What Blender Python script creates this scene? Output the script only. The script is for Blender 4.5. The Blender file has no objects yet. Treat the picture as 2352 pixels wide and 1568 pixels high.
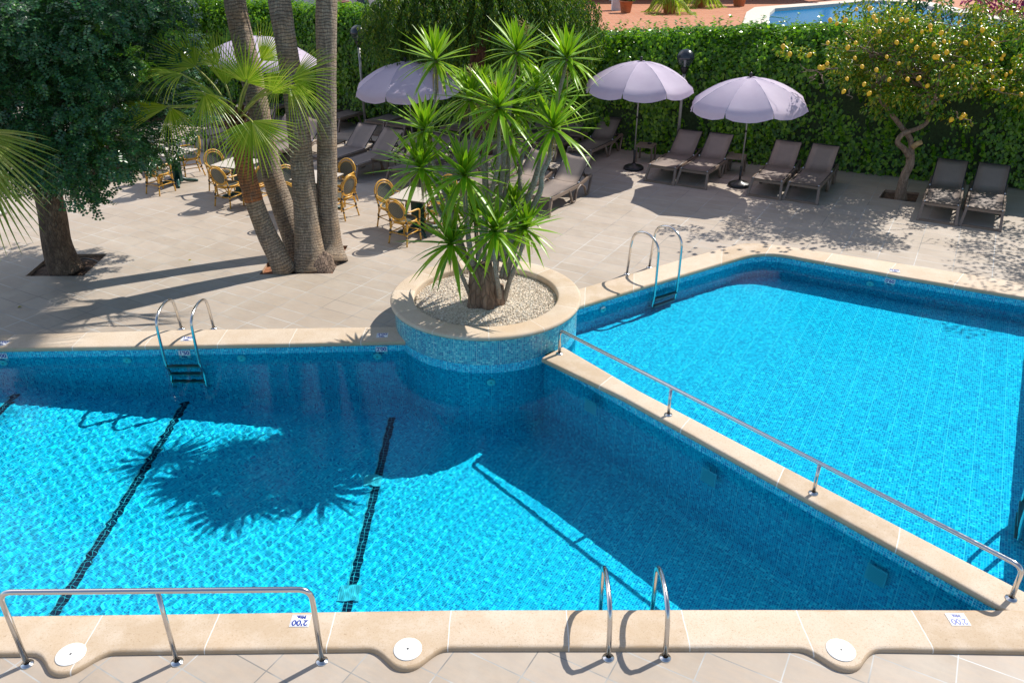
import bpy, math, random
import numpy as np
from math import sin, cos, pi, radians, atan, hypot, sqrt
from mathutils import Vector, Matrix, noise
from mathutils.geometry import tessellate_polygon

SC = bpy.context.scene
COL = SC.collection
R = random.Random(7)
NR = np.random.default_rng(11)

# ---------------------------------------------------------------- camera, sky, sun, exposure
F, PITCH, CAMH = 1840.0, atan(1840.0 / 3506.0), 5.4
cd = bpy.data.cameras.new('camera')
cam = bpy.data.objects.new('camera', cd)
COL.objects.link(cam)
cam.location = (0, 0, CAMH)
cam.rotation_euler = (pi / 2 - PITCH, 0, 0)
cd.sensor_width = 36.0
cd.lens = F / 2352 * 36.0
cd.clip_end = 600
SC.camera = cam

SUN_AZ, SUN_EL = radians(52.5), radians(46.5)      # azimuth clockwise from +Y, where the sun stands
world = bpy.data.worlds.new('World')
SC.world = world
world.use_nodes = True
_t = world.node_tree
_sky = _t.nodes.new('ShaderNodeTexSky')
_sky.sky_type = 'NISHITA'
_sky.sun_disc = False
_sky.sun_elevation = SUN_EL
_sky.sun_rotation = -SUN_AZ
_t.links.new(_sky.outputs[0], _t.nodes['Background'].inputs[0])
_t.nodes['Background'].inputs[1].default_value = 0.118
_l = bpy.data.lights.new('sun', 'SUN')
_l.energy = 4.6
_l.angle = radians(0.5)
_l.color = (1.0, 0.95, 0.87)
sun = bpy.data.objects.new('sun', _l)
COL.objects.link(sun)
_d = -Vector((sin(SUN_AZ) * cos(SUN_EL), cos(SUN_AZ) * cos(SUN_EL), sin(SUN_EL)))
sun.rotation_euler = _d.to_track_quat('-Z', 'Y').to_euler()
_l.cycles.is_caustics_light = True                  # sunlight bends through the pool water
SC.view_settings.view_transform = 'Standard'
SC.view_settings.look = 'None'
SC.view_settings.exposure = 0.5
SC.cycles.max_bounces = 8
SC.cycles.transparent_max_bounces = 8

# ---------------------------------------------------------------- measuring helpers
def ray(x, y):
    u, v = (x - 1176) / F, (y - 784) / F
    return Vector((u, cos(PITCH) - v * sin(PITCH), -(sin(PITCH) + v * cos(PITCH))))
def G(x, y, z=0.0):            # where the sight line through photo point (x, y) meets the level z
    r = ray(x, y)
    t = (z - CAMH) / r.z
    return Vector((r.x * t, r.y * t, z))
def AT(x, y, Y):               # the point of that sight line at distance Y
    r = ray(x, y)
    t = Y / r.y
    return Vector((r.x * t, Y, CAMH + r.z * t))
def G2(x, y, z=0.0):
    p = G(x, y, z)
    return (p.x, p.y)
WATER = -0.13
IOR = 1.05          # refraction and depth are scaled together: a pool half as deep that bends light less looks the same
def GW(x, y, zf):              # same, bent by the water surface, down to a floor height function
    p = G(x, y, WATER)
    r = ray(x, y).normalized()
    h = hypot(r.x, r.y)
    s = h / IOR
    k = s / sqrt(1 - s * s)
    q = Vector(p)
    for _ in range(6):
        z = zf(q.x)
        d = (WATER - z) * k
        q = Vector((p.x + r.x / h * d, p.y + r.y / h * d, z))
    return q
def lerp(a, b, t):
    return a + (b - a) * t

# ---------------------------------------------------------------- mesh builder
class MB:
    def __init__(s):
        s.v, s.f, s.sm, s.uv, s.mi = [], [], [], [], []
        s.m = 0
    def face(s, idx, smooth=False, uv=None):
        s.f.append(tuple(idx)); s.sm.append(smooth); s.mi.append(s.m)
        s.uv.append(uv if uv else [(0.0, 0.0)] * len(idx))
    def box(s, c, d, rot=0.0, M=None):
        n = len(s.v)
        for sz in (-.5, .5):
            for sx, sy in ((-.5, -.5), (.5, -.5), (.5, .5), (-.5, .5)):
                p = Vector((sx * d[0], sy * d[1], sz * d[2]))
                if M is not None: p = M @ p
                elif rot: p = Matrix.Rotation(rot, 3, 'Z') @ p
                s.v.append((p.x + c[0], p.y + c[1], p.z + c[2]))
        for q in ((0, 3, 2, 1), (4, 5, 6, 7), (0, 1, 5, 4), (1, 2, 6, 5), (2, 3, 7, 6), (3, 0, 4, 7)):
            s.face([n + i for i in q])
        return s
    def beam(s, a, b, w, h, up=(0, 0, 1)):
        a, b = Vector(a), Vector(b)
        d = (b - a); L = d.length; d.normalize()
        x = d.cross(Vector(up))
        if x.length < 1e-4: x = d.cross(Vector((1, 0, 0)))
        x.normalize(); z = x.cross(d)
        M = Matrix((x, d, z)).transposed()
        return s.box((a + b) / 2, (w, L, h), M=M)
    def tube(s, pts, r, n=8, caps=True, sx=1.0):
        pts = [Vector(p) for p in pts]
        rr = r if isinstance(r, (list, tuple)) else [r] * len(pts)
        base = len(s.v)
        prev = None
        T = []
        for i in range(len(pts)):
            a = pts[max(0, i - 1)]; b = pts[min(len(pts) - 1, i + 1)]
            T.append((b - a).normalized())
        ref = Vector((0, 0, 1)) if abs(T[0].z) < .9 else Vector((1, 0, 0))
        x = T[0].cross(ref).normalized()
        L = 0.0; Ls = []
        for i, p in enumerate(pts):
            x = (x - T[i] * x.dot(T[i])).normalized()
            y = T[i].cross(x)
            if i: L += (p - pts[i - 1]).length
            Ls.append(L)
            for k in range(n):
                a = 2 * pi * k / n
                q = p + (x * cos(a) * sx + y * sin(a)) * rr[i]
                s.v.append(tuple(q))
        for i in range(len(pts) - 1):
            for k in range(n):
                k2 = (k + 1) % n
                s.face((base + i * n + k, base + i * n + k2, base + (i + 1) * n + k2, base + (i + 1) * n + k), True,
                       [(k / n, Ls[i]), ((k + 1) / n, Ls[i]), ((k + 1) / n, Ls[i + 1]), (k / n, Ls[i + 1])])
        if caps:
            s.face([base + k for k in range(n)][::-1])
            s.face([base + (len(pts) - 1) * n + k for k in range(n)])
        return s
    def lathe(s, prof, c=(0, 0, 0), n=32, a0=0.0, a1=2 * pi, smooth=True, uvr=None):
        full = abs(a1 - a0 - 2 * pi) < 1e-6
        cols = n if full else n + 1
        base = len(s.v)
        L = [0.0]
        for i in range(1, len(prof)):
            L.append(L[-1] + hypot(prof[i][0] - prof[i - 1][0], prof[i][1] - prof[i - 1][1]))
        for j in range(cols):
            a = a0 + (a1 - a0) * j / n
            for (r, z) in prof:
                s.v.append((c[0] + r * cos(a), c[1] + r * sin(a), c[2] + z))
        m = len(prof)
        ur = uvr or prof[0][0]
        for j in range(n):
            j2 = (j + 1) % cols
            u0, u1 = (a0 + (a1 - a0) * j / n) * ur, (a0 + (a1 - a0) * (j + 1) / n) * ur
            for i in range(m - 1):
                s.face((base + j * m + i, base + j2 * m + i, base + j2 * m + i + 1, base + j * m + i + 1), smooth,
                       [(u0, L[i]), (u1, L[i]), (u1, L[i + 1]), (u0, L[i + 1])])
        return s
    def poly(s, pts, z=0.0, uvf=None, flip=False):
        n = len(s.v)
        for p in pts: s.v.append((p[0], p[1], z))
        idx = list(range(n, n + len(pts)))
        if flip: idx = idx[::-1]
        s.face(idx, False, [uvf(s.v[i]) if uvf else (s.v[i][0], s.v[i][1]) for i in idx])
        return s
    def prism(s, pts, z0, z1):
        n = len(s.v); k = len(pts)
        for p in pts: s.v.append((p[0], p[1], z0))
        for p in pts: s.v.append((p[0], p[1], z1))
        s.face([n + i for i in range(k)][::-1])
        s.face([n + k + i for i in range(k)])
        for i in range(k):
            j = (i + 1) % k
            s.face((n + i, n + j, n + k + j, n + k + i))
        return s
    def ball(s, c, r, n=12, sz=1.0):
        m = max(6, n // 2)
        prof = [(max(1e-4, r * sin(pi * i / m)), -r * sz * cos(pi * i / m)) for i in range(m + 1)]
        return s.lathe(prof, c, n)
    def build(s, name, mats, parent=None, origin=(0, 0, 0)):
        me = bpy.data.meshes.new(name)
        ox, oy, oz = origin
        me.from_pydata([(x - ox, y - oy, z - oz) for x, y, z in s.v], [], s.f)
        if not isinstance(mats, (list, tuple)): mats = [mats]
        for m in mats: me.materials.append(m)
        me.polygons.foreach_set('use_smooth', s.sm)
        me.polygons.foreach_set('material_index', s.mi)
        uvl = me.uv_layers.new(name='UVMap')
        flat = [c for f in s.uv for uv in f for c in uv]
        uvl.data.foreach_set('uv', flat)
        me.update()
        o = bpy.data.objects.new(name, me)
        COL.objects.link(o)
        if parent is not None: o.parent = parent
        return o

def thing(name, label, cat, loc=(0, 0, 0), rotz=0.0, group=None):
    o = bpy.data.objects.new(name, None)
    o.empty_display_size = .1
    COL.objects.link(o)
    o.location = loc
    o.rotation_euler = (0, 0, rotz)
    o['label'] = label; o['category'] = cat
    if group: o['group'] = group
    return o
def tag(o, label, cat, group=None, kind=None):
    o['label'] = label; o['category'] = cat
    if group: o['group'] = group
    if kind: o['kind'] = kind
    return o
def struct(o, label=None, cat=None, kind='structure'):
    o['kind'] = kind
    if label: o['label'] = label
    if cat: o['category'] = cat
    return o
def dup(root, loc, rotz, label, group=None, rest=None):
    r = root.copy(); COL.objects.link(r)
    r.location = loc; r.rotation_euler = (0, 0, rotz); r['label'] = label
    if rest: r.rotation_euler = rest
    if group: r['group'] = group
    for ch in list(root.children):
        c = ch.copy(); COL.objects.link(c); c.parent = r
        for g in list(ch.children):
            d = g.copy(); COL.objects.link(d); d.parent = c
    return r
def smooth_path(pts, n=6):
    P = [Vector(p) for p in pts]
    P = [P[0] * 2 - P[1]] + P + [P[-1] * 2 - P[-2]]
    out = []
    for i in range(1, len(P) - 2):
        for k in range(n):
            t = k / n
            a, b, c, d = P[i - 1], P[i], P[i + 1], P[i + 2]
            out.append(0.5 * ((2 * b) + (c - a) * t + (2 * a - 5 * b + 4 * c - d) * t * t + (3 * b - a - 3 * c + d) * t ** 3))
    out.append(P[-2])
    return out
def bend_path(pts, rad, n=6):
    """polyline with its corners rounded"""
    P = [Vector(p) for p in pts]
    out = [P[0]]
    for i in range(1, len(P) - 1):
        a, b, c = P[i - 1], P[i], P[i + 1]
        u, w = (a - b), (c - b)
        r = min(rad, u.length * .49, w.length * .49)
        u.normalize(); w.normalize()
        s0, s1 = b + u * r, b + w * r
        for k in range(n + 1):
            t = k / n
            out.append(s0 * (1 - t) ** 2 + b * 2 * t * (1 - t) + s1 * t * t)
    out.append(P[-1])
    return out

# ---------------------------------------------------------------- materials
class NT:
    def __init__(s, name):
        s.m = bpy.data.materials.new(name); s.m.use_nodes = True
        s.t = s.m.node_tree
        s.b = s.t.nodes['Principled BSDF']
        s.o = s.t.nodes['Material Output']
    def n(s, typ, **kw):
        nd = s.t.nodes.new('ShaderNode' + typ)
        for k, v in kw.items():
            if k.startswith('i_'):
                nd.inputs[int(k[2:])].default_value = v
            else: setattr(nd, k, v)
        return nd
    def l(s, a, b): s.t.links.new(a, b)
    def math(s, op, a, b=None, c=None):
        nd = s.n('Math', operation=op)
        for i, x in enumerate((a, b, c)):
            if x is None: continue
            if isinstance(x, (int, float)): nd.inputs[i].default_value = x
            else: s.l(x, nd.inputs[i])
        return nd.outputs[0]
    def ramp(s, fac, stops, interp='LINEAR'):
        nd = s.n('ValToRGB'); cr = nd.color_ramp; cr.interpolation = interp
        while len(cr.elements) < len(stops): cr.elements.new(.5)
        for e, (p, c) in zip(cr.elements, stops):
            e.position = p; e.color = (*c, 1)
        s.l(fac, nd.inputs[0]); return nd.outputs[0]
    def mix(s, f, a, b, blend='MIX'):
        nd = s.n('MixRGB', blend_type=blend)
        for i, x in enumerate((f, a, b)):
            if isinstance(x, (int, float)): nd.inputs[i].default_value = x
            elif isinstance(x, tuple): nd.inputs[i].default_value = (*x, 1)
            else: s.l(x, nd.inputs[i])
        return nd.outputs[0]
    def noise(s, vec, scale, detail=4, rough=.6):
        nd = s.n('TexNoise'); nd.inputs['Scale'].default_value = scale
        nd.inputs['Detail'].default_value = detail; nd.inputs['Roughness'].default_value = rough
        if vec is not None: s.l(vec, nd.inputs['Vector'])
        return nd.outputs[0]
    def bump(s, h, strength=.3, dist=.01):
        nd = s.n('Bump'); nd.inputs['Strength'].default_value = strength; nd.inputs['Distance'].default_value = dist
        s.l(h, nd.inputs['Height']); s.l(nd.outputs[0], s.b.inputs['Normal'])
    def base(s, c):
        if isinstance(c, tuple): s.b.inputs['Base Color'].default_value = (*c, 1)
        else: s.l(c, s.b.inputs['Base Color'])
    def coord(s, k='Object'): return s.n('TexCoord').outputs[k]
def plain(name, col, rough=.5, metal=0.0, var=.12, scale=9.0, bump=0.0, bscale=60):
    N = NT(name)
    co = N.coord()
    f = N.noise(co, scale)
    a = tuple(c * (1 - var) for c in col); b = tuple(min(1, c * (1 + var)) for c in col)
    N.base(N.ramp(f, [(.3, a), (.7, b)]))
    N.b.inputs['Roughness'].default_value = rough
    N.b.inputs['Metallic'].default_value = metal
    if bump: N.bump(N.noise(co, bscale), bump, .004)
    return N.m

def m_leaf(name, cols, trans=.35, rough=.4, spec=.5):
    N = NT(name)
    g = N.n('NewGeometry')
    stops = [(i / max(1, len(cols) - 1) * .98, c) for i, c in enumerate(cols)]
    c = N.ramp(g.outputs['Random Per Island'], stops)
    N.base(c)
    N.b.inputs['Roughness'].default_value = rough
    N.b.inputs['Specular IOR Level'].default_value = spec
    tr = N.n('BsdfTranslucent')
    N.l(N.mix(1.0, c, (1.0, 1.0, .35), 'MULTIPLY'), tr.inputs[0])
    ad = N.n('MixShader'); ad.inputs[0].default_value = trans
    N.l(N.b.outputs[0], ad.inputs[1]); N.l(tr.outputs[0], ad.inputs[2])
    N.l(ad.outputs[0], N.o.inputs[0])
    return N.m

def m_mosaic(name, dark=False, pool=False):
    N = NT(name)
    uv = N.coord('UV')
    sep = N.n('SeparateXYZ'); N.l(uv, sep.inputs[0])
    T = 1 / (.0575 if dark else .0265)
    u = N.math('MULTIPLY', sep.outputs[0], T); v = N.math('MULTIPLY', sep.outputs[1], T)
    fu, fv = N.math('FLOOR', u), N.math('FLOOR', v)
    cb = N.n('CombineXYZ'); N.l(fu, cb.inputs[0]); N.l(fv, cb.inputs[1])
    wn = N.n('TexWhiteNoise', noise_dimensions='2D'); N.l(cb.outputs[0], wn.inputs[0])
    if dark:
        c = N.ramp(wn.outputs[0], [(0, (.004, .012, .035)), (1, (.012, .03, .06))])
    elif pool:
        c = N.ramp(wn.outputs[0], [(0, (.004, .24, .46)), (.2, (.005, .36, .57)), (.5, (.006, .45, .64)),
                                   (.75, (.010, .53, .70)), (.92, (.10, .66, .78)), (1, (.003, .15, .44))], 'CONSTANT')
    else:
        c = N.ramp(wn.outputs[0], [(0, (.02, .20, .34)), (.25, (.03, .31, .43)), (.5, (.05, .38, .48)),
                                   (.72, (.08, .45, .50)), (.9, (.24, .58, .60)), (1, (.01, .13, .28))], 'CONSTANT')
    du = N.math('ABSOLUTE', N.math('SUBTRACT', N.math('FRACT', u), .5))
    dv = N.math('ABSOLUTE', N.math('SUBTRACT', N.math('FRACT', v), .5))
    # a slightly wider joint every 12 tiles: the mosaic comes in sheets
    g = N.math('GREATER_THAN', N.math('MAXIMUM', du, dv), .462 if dark else .445)
    su = N.math('LESS_THAN', N.math('FRACT', N.math('DIVIDE', u, 12.0)), .022)
    g = N.math('MAXIMUM', g, su)
    c = N.mix(g, c, (.16, .40, .46) if dark else (.24, .66, .74) if pool else (.34, .50, .50))
    N.base(c)
    N.l(N.mix(g, (.14, .14, .14), (.7, .7, .7)), N.b.inputs['Roughness'])
    N.bump(N.math('SUBTRACT', 1.0, g), .25, .002)
    if pool or dark: N.b.inputs['Specular IOR Level'].default_value = .08      # glass tile against water hardly mirrors
    return N.m

def m_deck():
    N = NT('stone_paving')
    uv = N.coord('UV')
    br = N.n('TexBrick'); br.offset = 0.0; br.squash = 1.0
    N.l(uv, br.inputs['Vector'])
    br.inputs['Color1'].default_value = (0, 0, 0, 1); br.inputs['Color2'].default_value = (1, 1, 1, 1)
    br.inputs['Mortar'].default_value = (0, 0, 0, 1)
    br.inputs['Scale'].default_value = 1.0
    br.inputs['Mortar Size'].default_value = .0058
    br.inputs['Mortar Smooth'].default_value = .15
    br.inputs['Bias'].default_value = 0
    br.inputs['Brick Width'].default_value = .6115
    br.inputs['Row Height'].default_value = .325
    cA = N.ramp(br.outputs['Color'], [(0, (.345, .29, .235)), (.5, (.365, .31, .255)), (1, (.40, .34, .285))])
    n1 = N.noise(uv, 2.2, 7, .65); n2 = N.noise(uv, 14, 6, .7); n0 = N.noise(uv, .35, 3)
    st = N.n('Mapping'); st.inputs['Scale'].default_value = (1.2, 6, 1); N.l(uv, st.inputs[0])
    n3 = N.noise(st.outputs[0], 3.0, 6, .7)
    c = N.mix(N.math('MULTIPLY', N.ramp(n3, [(.42, (0, 0, 0)), (.7, (1, 1, 1))]), .35), cA, (.52, .38, .26))
    c = N.mix(N.math('MULTIPLY', N.ramp(n1, [(.4, (0, 0, 0)), (.68, (1, 1, 1))]), .4), c, (.50, .44, .37))
    c = N.mix(N.math('MULTIPLY', N.ramp(n2, [(.55, (0, 0, 0)), (.75, (1, 1, 1))]), .22), c, (.35, .27, .20))
    c = N.mix(N.math('MULTIPLY', N.ramp(n0, [(.45, (0, 0, 0)), (.62, (1, 1, 1))]), .32), c, (.33, .26, .195))
    vo = N.n('TexVoronoi', feature='F1'); vo.inputs['Scale'].default_value = 1.3; N.l(uv, vo.inputs['Vector'])
    c = N.mix(N.math('MULTIPLY', N.math('LESS_THAN', vo.outputs['Distance'], .035), .30), c, (.30, .22, .16))
    jn = N.ramp(N.noise(uv, .9, 3), [(.4, (.54, .54, .52)), (.6, (.20, .19, .175))])
    c = N.mix(br.outputs['Fac'], c, jn)
    N.base(c)
    N.b.inputs['Roughness'].default_value = .62
    N.b.inputs['Specular IOR Level'].default_value = .3
    h = N.math('SUBTRACT', N.math('MULTIPLY', n2, .5), br.outputs['Fac'])
    N.bump(h, .25, .003)
    return N.m

def m_coping():
    N = NT('cast_stone_coping')
    uv = N.coord('UV'); ob = N.coord('Object')
    sep = N.n('SeparateXYZ'); N.l(uv, sep.inputs[0])
    wob = N.math('MULTIPLY', N.math('SUBTRACT', N.noise(ob, 5.0, 3), .5), .02)
    u = N.math('ADD', sep.outputs[0], wob)
    j = N.math('LESS_THAN', N.math('ABSOLUTE', N.math('SUBTRACT', N.math('FRACT', u), .5)), .0045)
    blk = N.math('FLOOR', N.math('ADD', u, .5))
    wn = N.n('TexWhiteNoise', noise_dimensions='1D'); N.l(blk, wn.inputs['W'])
    c = N.ramp(wn.outputs[0], [(0, (.47, .36, .25)), (.35, (.53, .41, .29)), (.7, (.55, .44, .33)), (1, (.60, .49, .37))])
    sp = N.noise(ob, 75, 3, .8); mo = N.noise(ob, 3.1, 6, .65)
    c = N.mix(N.math('MULTIPLY', N.ramp(mo, [(.42, (0, 0, 0)), (.66, (1, 1, 1))]), .55), c, (.63, .54, .44))
    c = N.mix(N.math('MULTIPLY', N.ramp(sp, [(.52, (0, 0, 0)), (.64, (1, 1, 1))]), .5), c, (.40, .27, .16))
    c = N.mix(N.math('MULTIPLY', N.ramp(N.noise(ob, 48, 2), [(.66, (0, 0, 0)), (.72, (1, 1, 1))]), .55), c, (.25, .17, .10))
    # darker brown lower edge of the stone (v runs across the profile, 0 or 1 on the outer lips)
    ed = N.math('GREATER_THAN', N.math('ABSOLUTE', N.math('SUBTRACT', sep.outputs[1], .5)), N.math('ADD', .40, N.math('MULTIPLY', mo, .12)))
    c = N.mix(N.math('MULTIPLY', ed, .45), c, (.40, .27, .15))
    rs = N.ramp(N.noise(ob, .55, 2), [(.60, (0, 0, 0)), (.72, (1, 1, 1))])
    c = N.mix(N.math('MULTIPLY', rs, .25), c, (.62, .34, .12))
    c = N.mix(j, c, (.70, .66, .60))
    N.base(c)
    N.b.inputs['Roughness'].default_value = .75
    N.b.inputs['Specular IOR Level'].default_value = .25
    N.bump(N.noise(ob, 85, 4, .8), .5, .004)
    return N.m

def m_steel():
    N = NT('polished_steel')
    co = N.coord()
    N.base((.62, .61, .60)); N.b.inputs['Metallic'].default_value = 1.0
    N.l(N.ramp(N.noise(co, 25, 4), [(.3, (.12, .12, .12)), (.7, (.24, .24, .24))]), N.b.inputs['Roughness'])
    return N.m

def m_water(name, tint, bscale=5.0, bst=.12):
    N = NT(name)
    N.t.nodes.remove(N.b)
    co = N.coord('Object')
    up = N.n('CombineXYZ'); up.inputs[2].default_value = 1.0
    bp = N.n('Bump'); bp.inputs['Strength'].default_value = bst; bp.inputs['Distance'].default_value = .02
    mp = N.n('Mapping'); mp.inputs['Scale'].default_value = (1.0, 1.5, 1.0); N.l(co, mp.inputs[0])
    N.l(N.noise(mp.outputs[0], bscale, 4, .55), bp.inputs['Height']); N.l(up.outputs[0], bp.inputs['Normal'])
    r = N.n('BsdfRefraction'); r.inputs['Color'].default_value = (*tint, 1)
    r.inputs['Roughness'].default_value = 0.0; r.inputs['IOR'].default_value = IOR
    g = N.n('BsdfGlossy'); g.inputs['Roughness'].default_value = .03; N.l(bp.outputs[0], g.inputs['Normal'])
    fr = N.n('Fresnel'); fr.inputs['IOR'].default_value = 1.18; N.l(up.outputs[0], fr.inputs['Normal'])
    mx = N.n('MixShader'); N.l(fr.outputs[0], mx.inputs[0]); N.l(r.outputs[0], mx.inputs[1]); N.l(g.outputs[0], mx.inputs[2])
    N.l(mx.outputs[0], N.o.inputs[0])
    return N.m

def m_palmbark(name, base=(.30, .235, .175), orange=(.38, .235, .12)):
    N = NT(name)
    uv = N.coord('UV'); ob = N.coord('Object')
    sep = N.n('SeparateXYZ'); N.l(uv, sep.inputs[0])
    w = N.math('MULTIPLY', N.math('SUBTRACT', N.noise(ob, 3.5, 4), .5), .14)
    v = N.math('ADD', sep.outputs[1], w)
    ring = N.math('FRACT', N.math('MULTIPLY', v, 20.0))
    crack = N.ramp(ring, [(0, (0, 0, 0)), (.14, (1, 1, 1)), (.8, (1, 1, 1)), (1, (.2, .2, .2))])
    mp = N.n('Mapping'); mp.inputs['Scale'].default_value = (26, 26, 1.6); N.l(ob, mp.inputs[0])
    fib = N.noise(mp.outputs[0], 2.0, 5, .7)
    big = N.noise(ob, 1.7, 4)
    c = N.ramp(fib, [(.32, tuple(x * .5 for x in base)), (.52, base), (.72, tuple(min(1, x * 1.9) for x in base))])
    c = N.mix(N.math('MULTIPLY', N.ramp(big, [(.45, (0, 0, 0)), (.62, (1, 1, 1))]), .55), c, orange)
    vm = N.n('Mapping'); vm.inputs['Scale'].default_value = (9, 9, 1.1); N.l(ob, vm.inputs[0])
    vo = N.n('TexVoronoi', feature='DISTANCE_TO_EDGE'); vo.inputs['Scale'].default_value = 3.2; N.l(vm.outputs[0], vo.inputs['Vector'])
    vc = N.ramp(vo.outputs['Distance'], [(0, (1, 1, 1)), (.05, (0, 0, 0))])
    c = N.mix(N.math('MULTIPLY', vc, .45), c, (.07, .05, .04))
    dk = N.ramp(N.noise(ob, 4.5, 5, .7), [(.50, (0, 0, 0)), (.64, (1, 1, 1))])
    c = N.mix(N.math('MULTIPLY', dk, .5), c, (.10, .075, .06))
    c = N.mix(N.math('MULTIPLY', N.math('SUBTRACT', 1.0, crack), .72), c, (.04, .03, .026))
    N.base(c)
    N.b.inputs['Roughness'].default_value = .85
    N.bump(N.math('ADD', N.math('MULTIPLY', crack, 1.0), fib), .8, .02)
    return N.m

def m_bark(name, cols, scale=14, stretch=.35, bump=.8):
    N = NT(name)
    ob = N.coord('Object')
    mp = N.n('Mapping'); mp.inputs['Scale'].default_value = (1, 1, stretch); N.l(ob, mp.inputs[0])
    f = N.noise(mp.outputs[0], scale, 7, .7)
    vo = N.n('TexVoronoi', feature='DISTANCE_TO_EDGE'); vo.inputs['Scale'].default_value = scale * 2; N.l(mp.outputs[0], vo.inputs['Vector'])
    c = N.ramp(f, [(.3, cols[0]), (.5, cols[1]), (.7, cols[2])])
    e = N.ramp(vo.outputs['Distance'], [(0, (0, 0, 0)), (.12, (1, 1, 1))])
    c = N.mix(N.math('MULTIPLY', N.math('SUBTRACT', 1.0, e), .4), c, tuple(x * .35 for x in cols[0]))
    N.base(c)
    N.b.inputs['Roughness'].default_value = .9
    N.bump(N.math('ADD', f, N.math('MULTIPLY', e, .6)), bump, .02)
    return N.m

M = {}
M['deck'] = m_deck()
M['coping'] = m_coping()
M['mosaic'] = m_mosaic('glass_mosaic_tile')
M['pool'] = m_mosaic('pool_mosaic_tile', pool=True)
M['lane'] = m_mosaic('dark_mosaic_tile', True)
M['steel'] = m_steel()
M['water_deep'] = m_water('pool_water', (.36, .95, 1.0))
M['water_shallow'] = m_water('shallow_pool_water', (.36, .93, 1.0))
M['white'] = plain('white_plastic', (.78, .77, .74), .4, var=.04)
M['ceramic'] = plain('white_ceramic', (.78, .78, .76), .3, var=.03)
M['grate'] = plain('pale_blue_grille', (.20, .48, .56), .5, var=.05)
M['blue_ink'] = plain('blue_enamel', (.02, .05, .28), .4)
M['soil'] = plain('planting_soil', (.11, .065, .04), .95, var=.5, scale=12, bump=1.0, bscale=25)
M['redsoil'] = plain('red_planting_soil', (.25, .10, .045), .95, var=.55, scale=14, bump=1.0, bscale=25)
M['pitside'] = plain('pit_edging_stone', (.36, .24, .16), .9, var=.3)
M['frame'] = plain('taupe_plastic', (.20, .145, .11), .42, var=.08)
M['sling'] = plain('taupe_sling_fabric', (.215, .17, .145), .6, var=.07, scale=5, bump=.25, bscale=400)
M['black'] = plain('black_plastic', (.012, .012, .013), .38, var=.2)
M['greymetal'] = plain('grey_painted_metal', (.30, .29, .27), .45, metal=.5, var=.15)
M['bolt'] = plain('grey_cap', (.40, .42, .46), .3, var=.1)
M['palmbark'] = m_palmbark('palm_bark')
M['youngbark'] = m_palmbark('reddish_palm_bark', (.34, .13, .045), (.42, .13, .03))
M['palmbase'] = m_bark('palm_root_mass', [(.09, .06, .045), (.19, .13, .095), (.32, .22, .16)], 9, .5, 1.0)
M['fibre'] = plain('brown_leaf_bases', (.16, .065, .025), .85, var=.6, scale=25, bump=.8)
M['carobbark'] = m_bark('dark_tree_bark', [(.055, .035, .024), (.13, .085, .055), (.24, .165, .11)], 12, .45)
M['lemonbark'] = m_bark('grey_tree_bark', [(.13, .085, .055), (.24, .165, .115), (.36, .26, .19)], 14, .3, .5)
M['pepperbark'] = m_bark('reddish_tree_bark', [(.07, .032, .02), (.15, .07, .045), (.24, .12, .075)], 9, .25)
M['yuccabark'] = m_bark('grey_yucca_stem', [(.24, .19, .145), (.42, .36, .29), (.58, .52, .44)], 26, 2.2, .8)
M['yuccabase'] = m_bark('brown_yucca_trunk', [(.11, .065, .042), (.24, .155, .105), (.36, .25, .18)], 7, .25, 1.0)
M['rattan'] = plain('golden_rattan', (.62, .33, .045), .32, var=.22, scale=30)
M['binding'] = plain('dark_rattan_binding', (.07, .06, .055), .6)
M['tabletop'] = plain('pale_laminate', (.50, .44, .37), .5, var=.06, scale=20)
M['tableedge'] = plain('dark_table_edge', (.05, .045, .04), .5)
M['tablegreen'] = plain('dark_green_plastic', (.004, .045, .035), .35, var=.2)
M['wood'] = plain('weathered_grey_wood', (.22, .19, .16), .7, var=.2)
M['lemon'] = plain('lemon_skin', (.82, .47, .015), .42, var=.10, bump=.25, bscale=120)
M['terracotta'] = plain('terracotta', (.42, .15, .06), .75, var=.15)
M['whitewall'] = plain('whitewashed_render', (.62, .62, .63), .8, var=.08, scale=2, bump=.2, bscale=30)
M['stonecoping'] = plain('pale_stone_edge', (.58, .52, .44), .75, var=.1)

# ================================================================ THE SETTING
A29 = radians(29.5)
def deck_uv(p):
    a = p[0] * sin(A29) + p[1] * cos(A29); b = p[0] * cos(A29) - p[1] * sin(A29)
    return (b + 8.25, a - 9.13)

def line_circle(p, q, c, r, far=False):
    d = (Vector(q) - Vector(p)); d.normalize()
    m = Vector(p) - Vector(c)
    b = m.dot(d); cc = m.dot(m) - r * r
    s = sqrt(max(0, b * b - cc))
    return Vector(p) + d * (-b + (s if far else -s))
def isect(a, b, c, d):
    a, b, c, d = map(Vector, (a, b, c, d))
    r, s = b - a, d - c
    k = r.x * s.y - r.y * s.x
    t = ((c - a).x * s.y - (c - a).y * s.x) / k
    return a + r * t
def off(a, b, dist):           # shift line ab to its left by dist
    a, b = Vector(a), Vector(b)
    d = (b - a).normalized(); n = Vector((-d.y, d.x))
    return a + n * dist, b + n * dist
def vec2(p): return Vector((p[0], p[1]))

PC = Vector((-.39, 10.96)); PR = 1.37          # the round planter
LW = .03                                        # lip overhang
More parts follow.
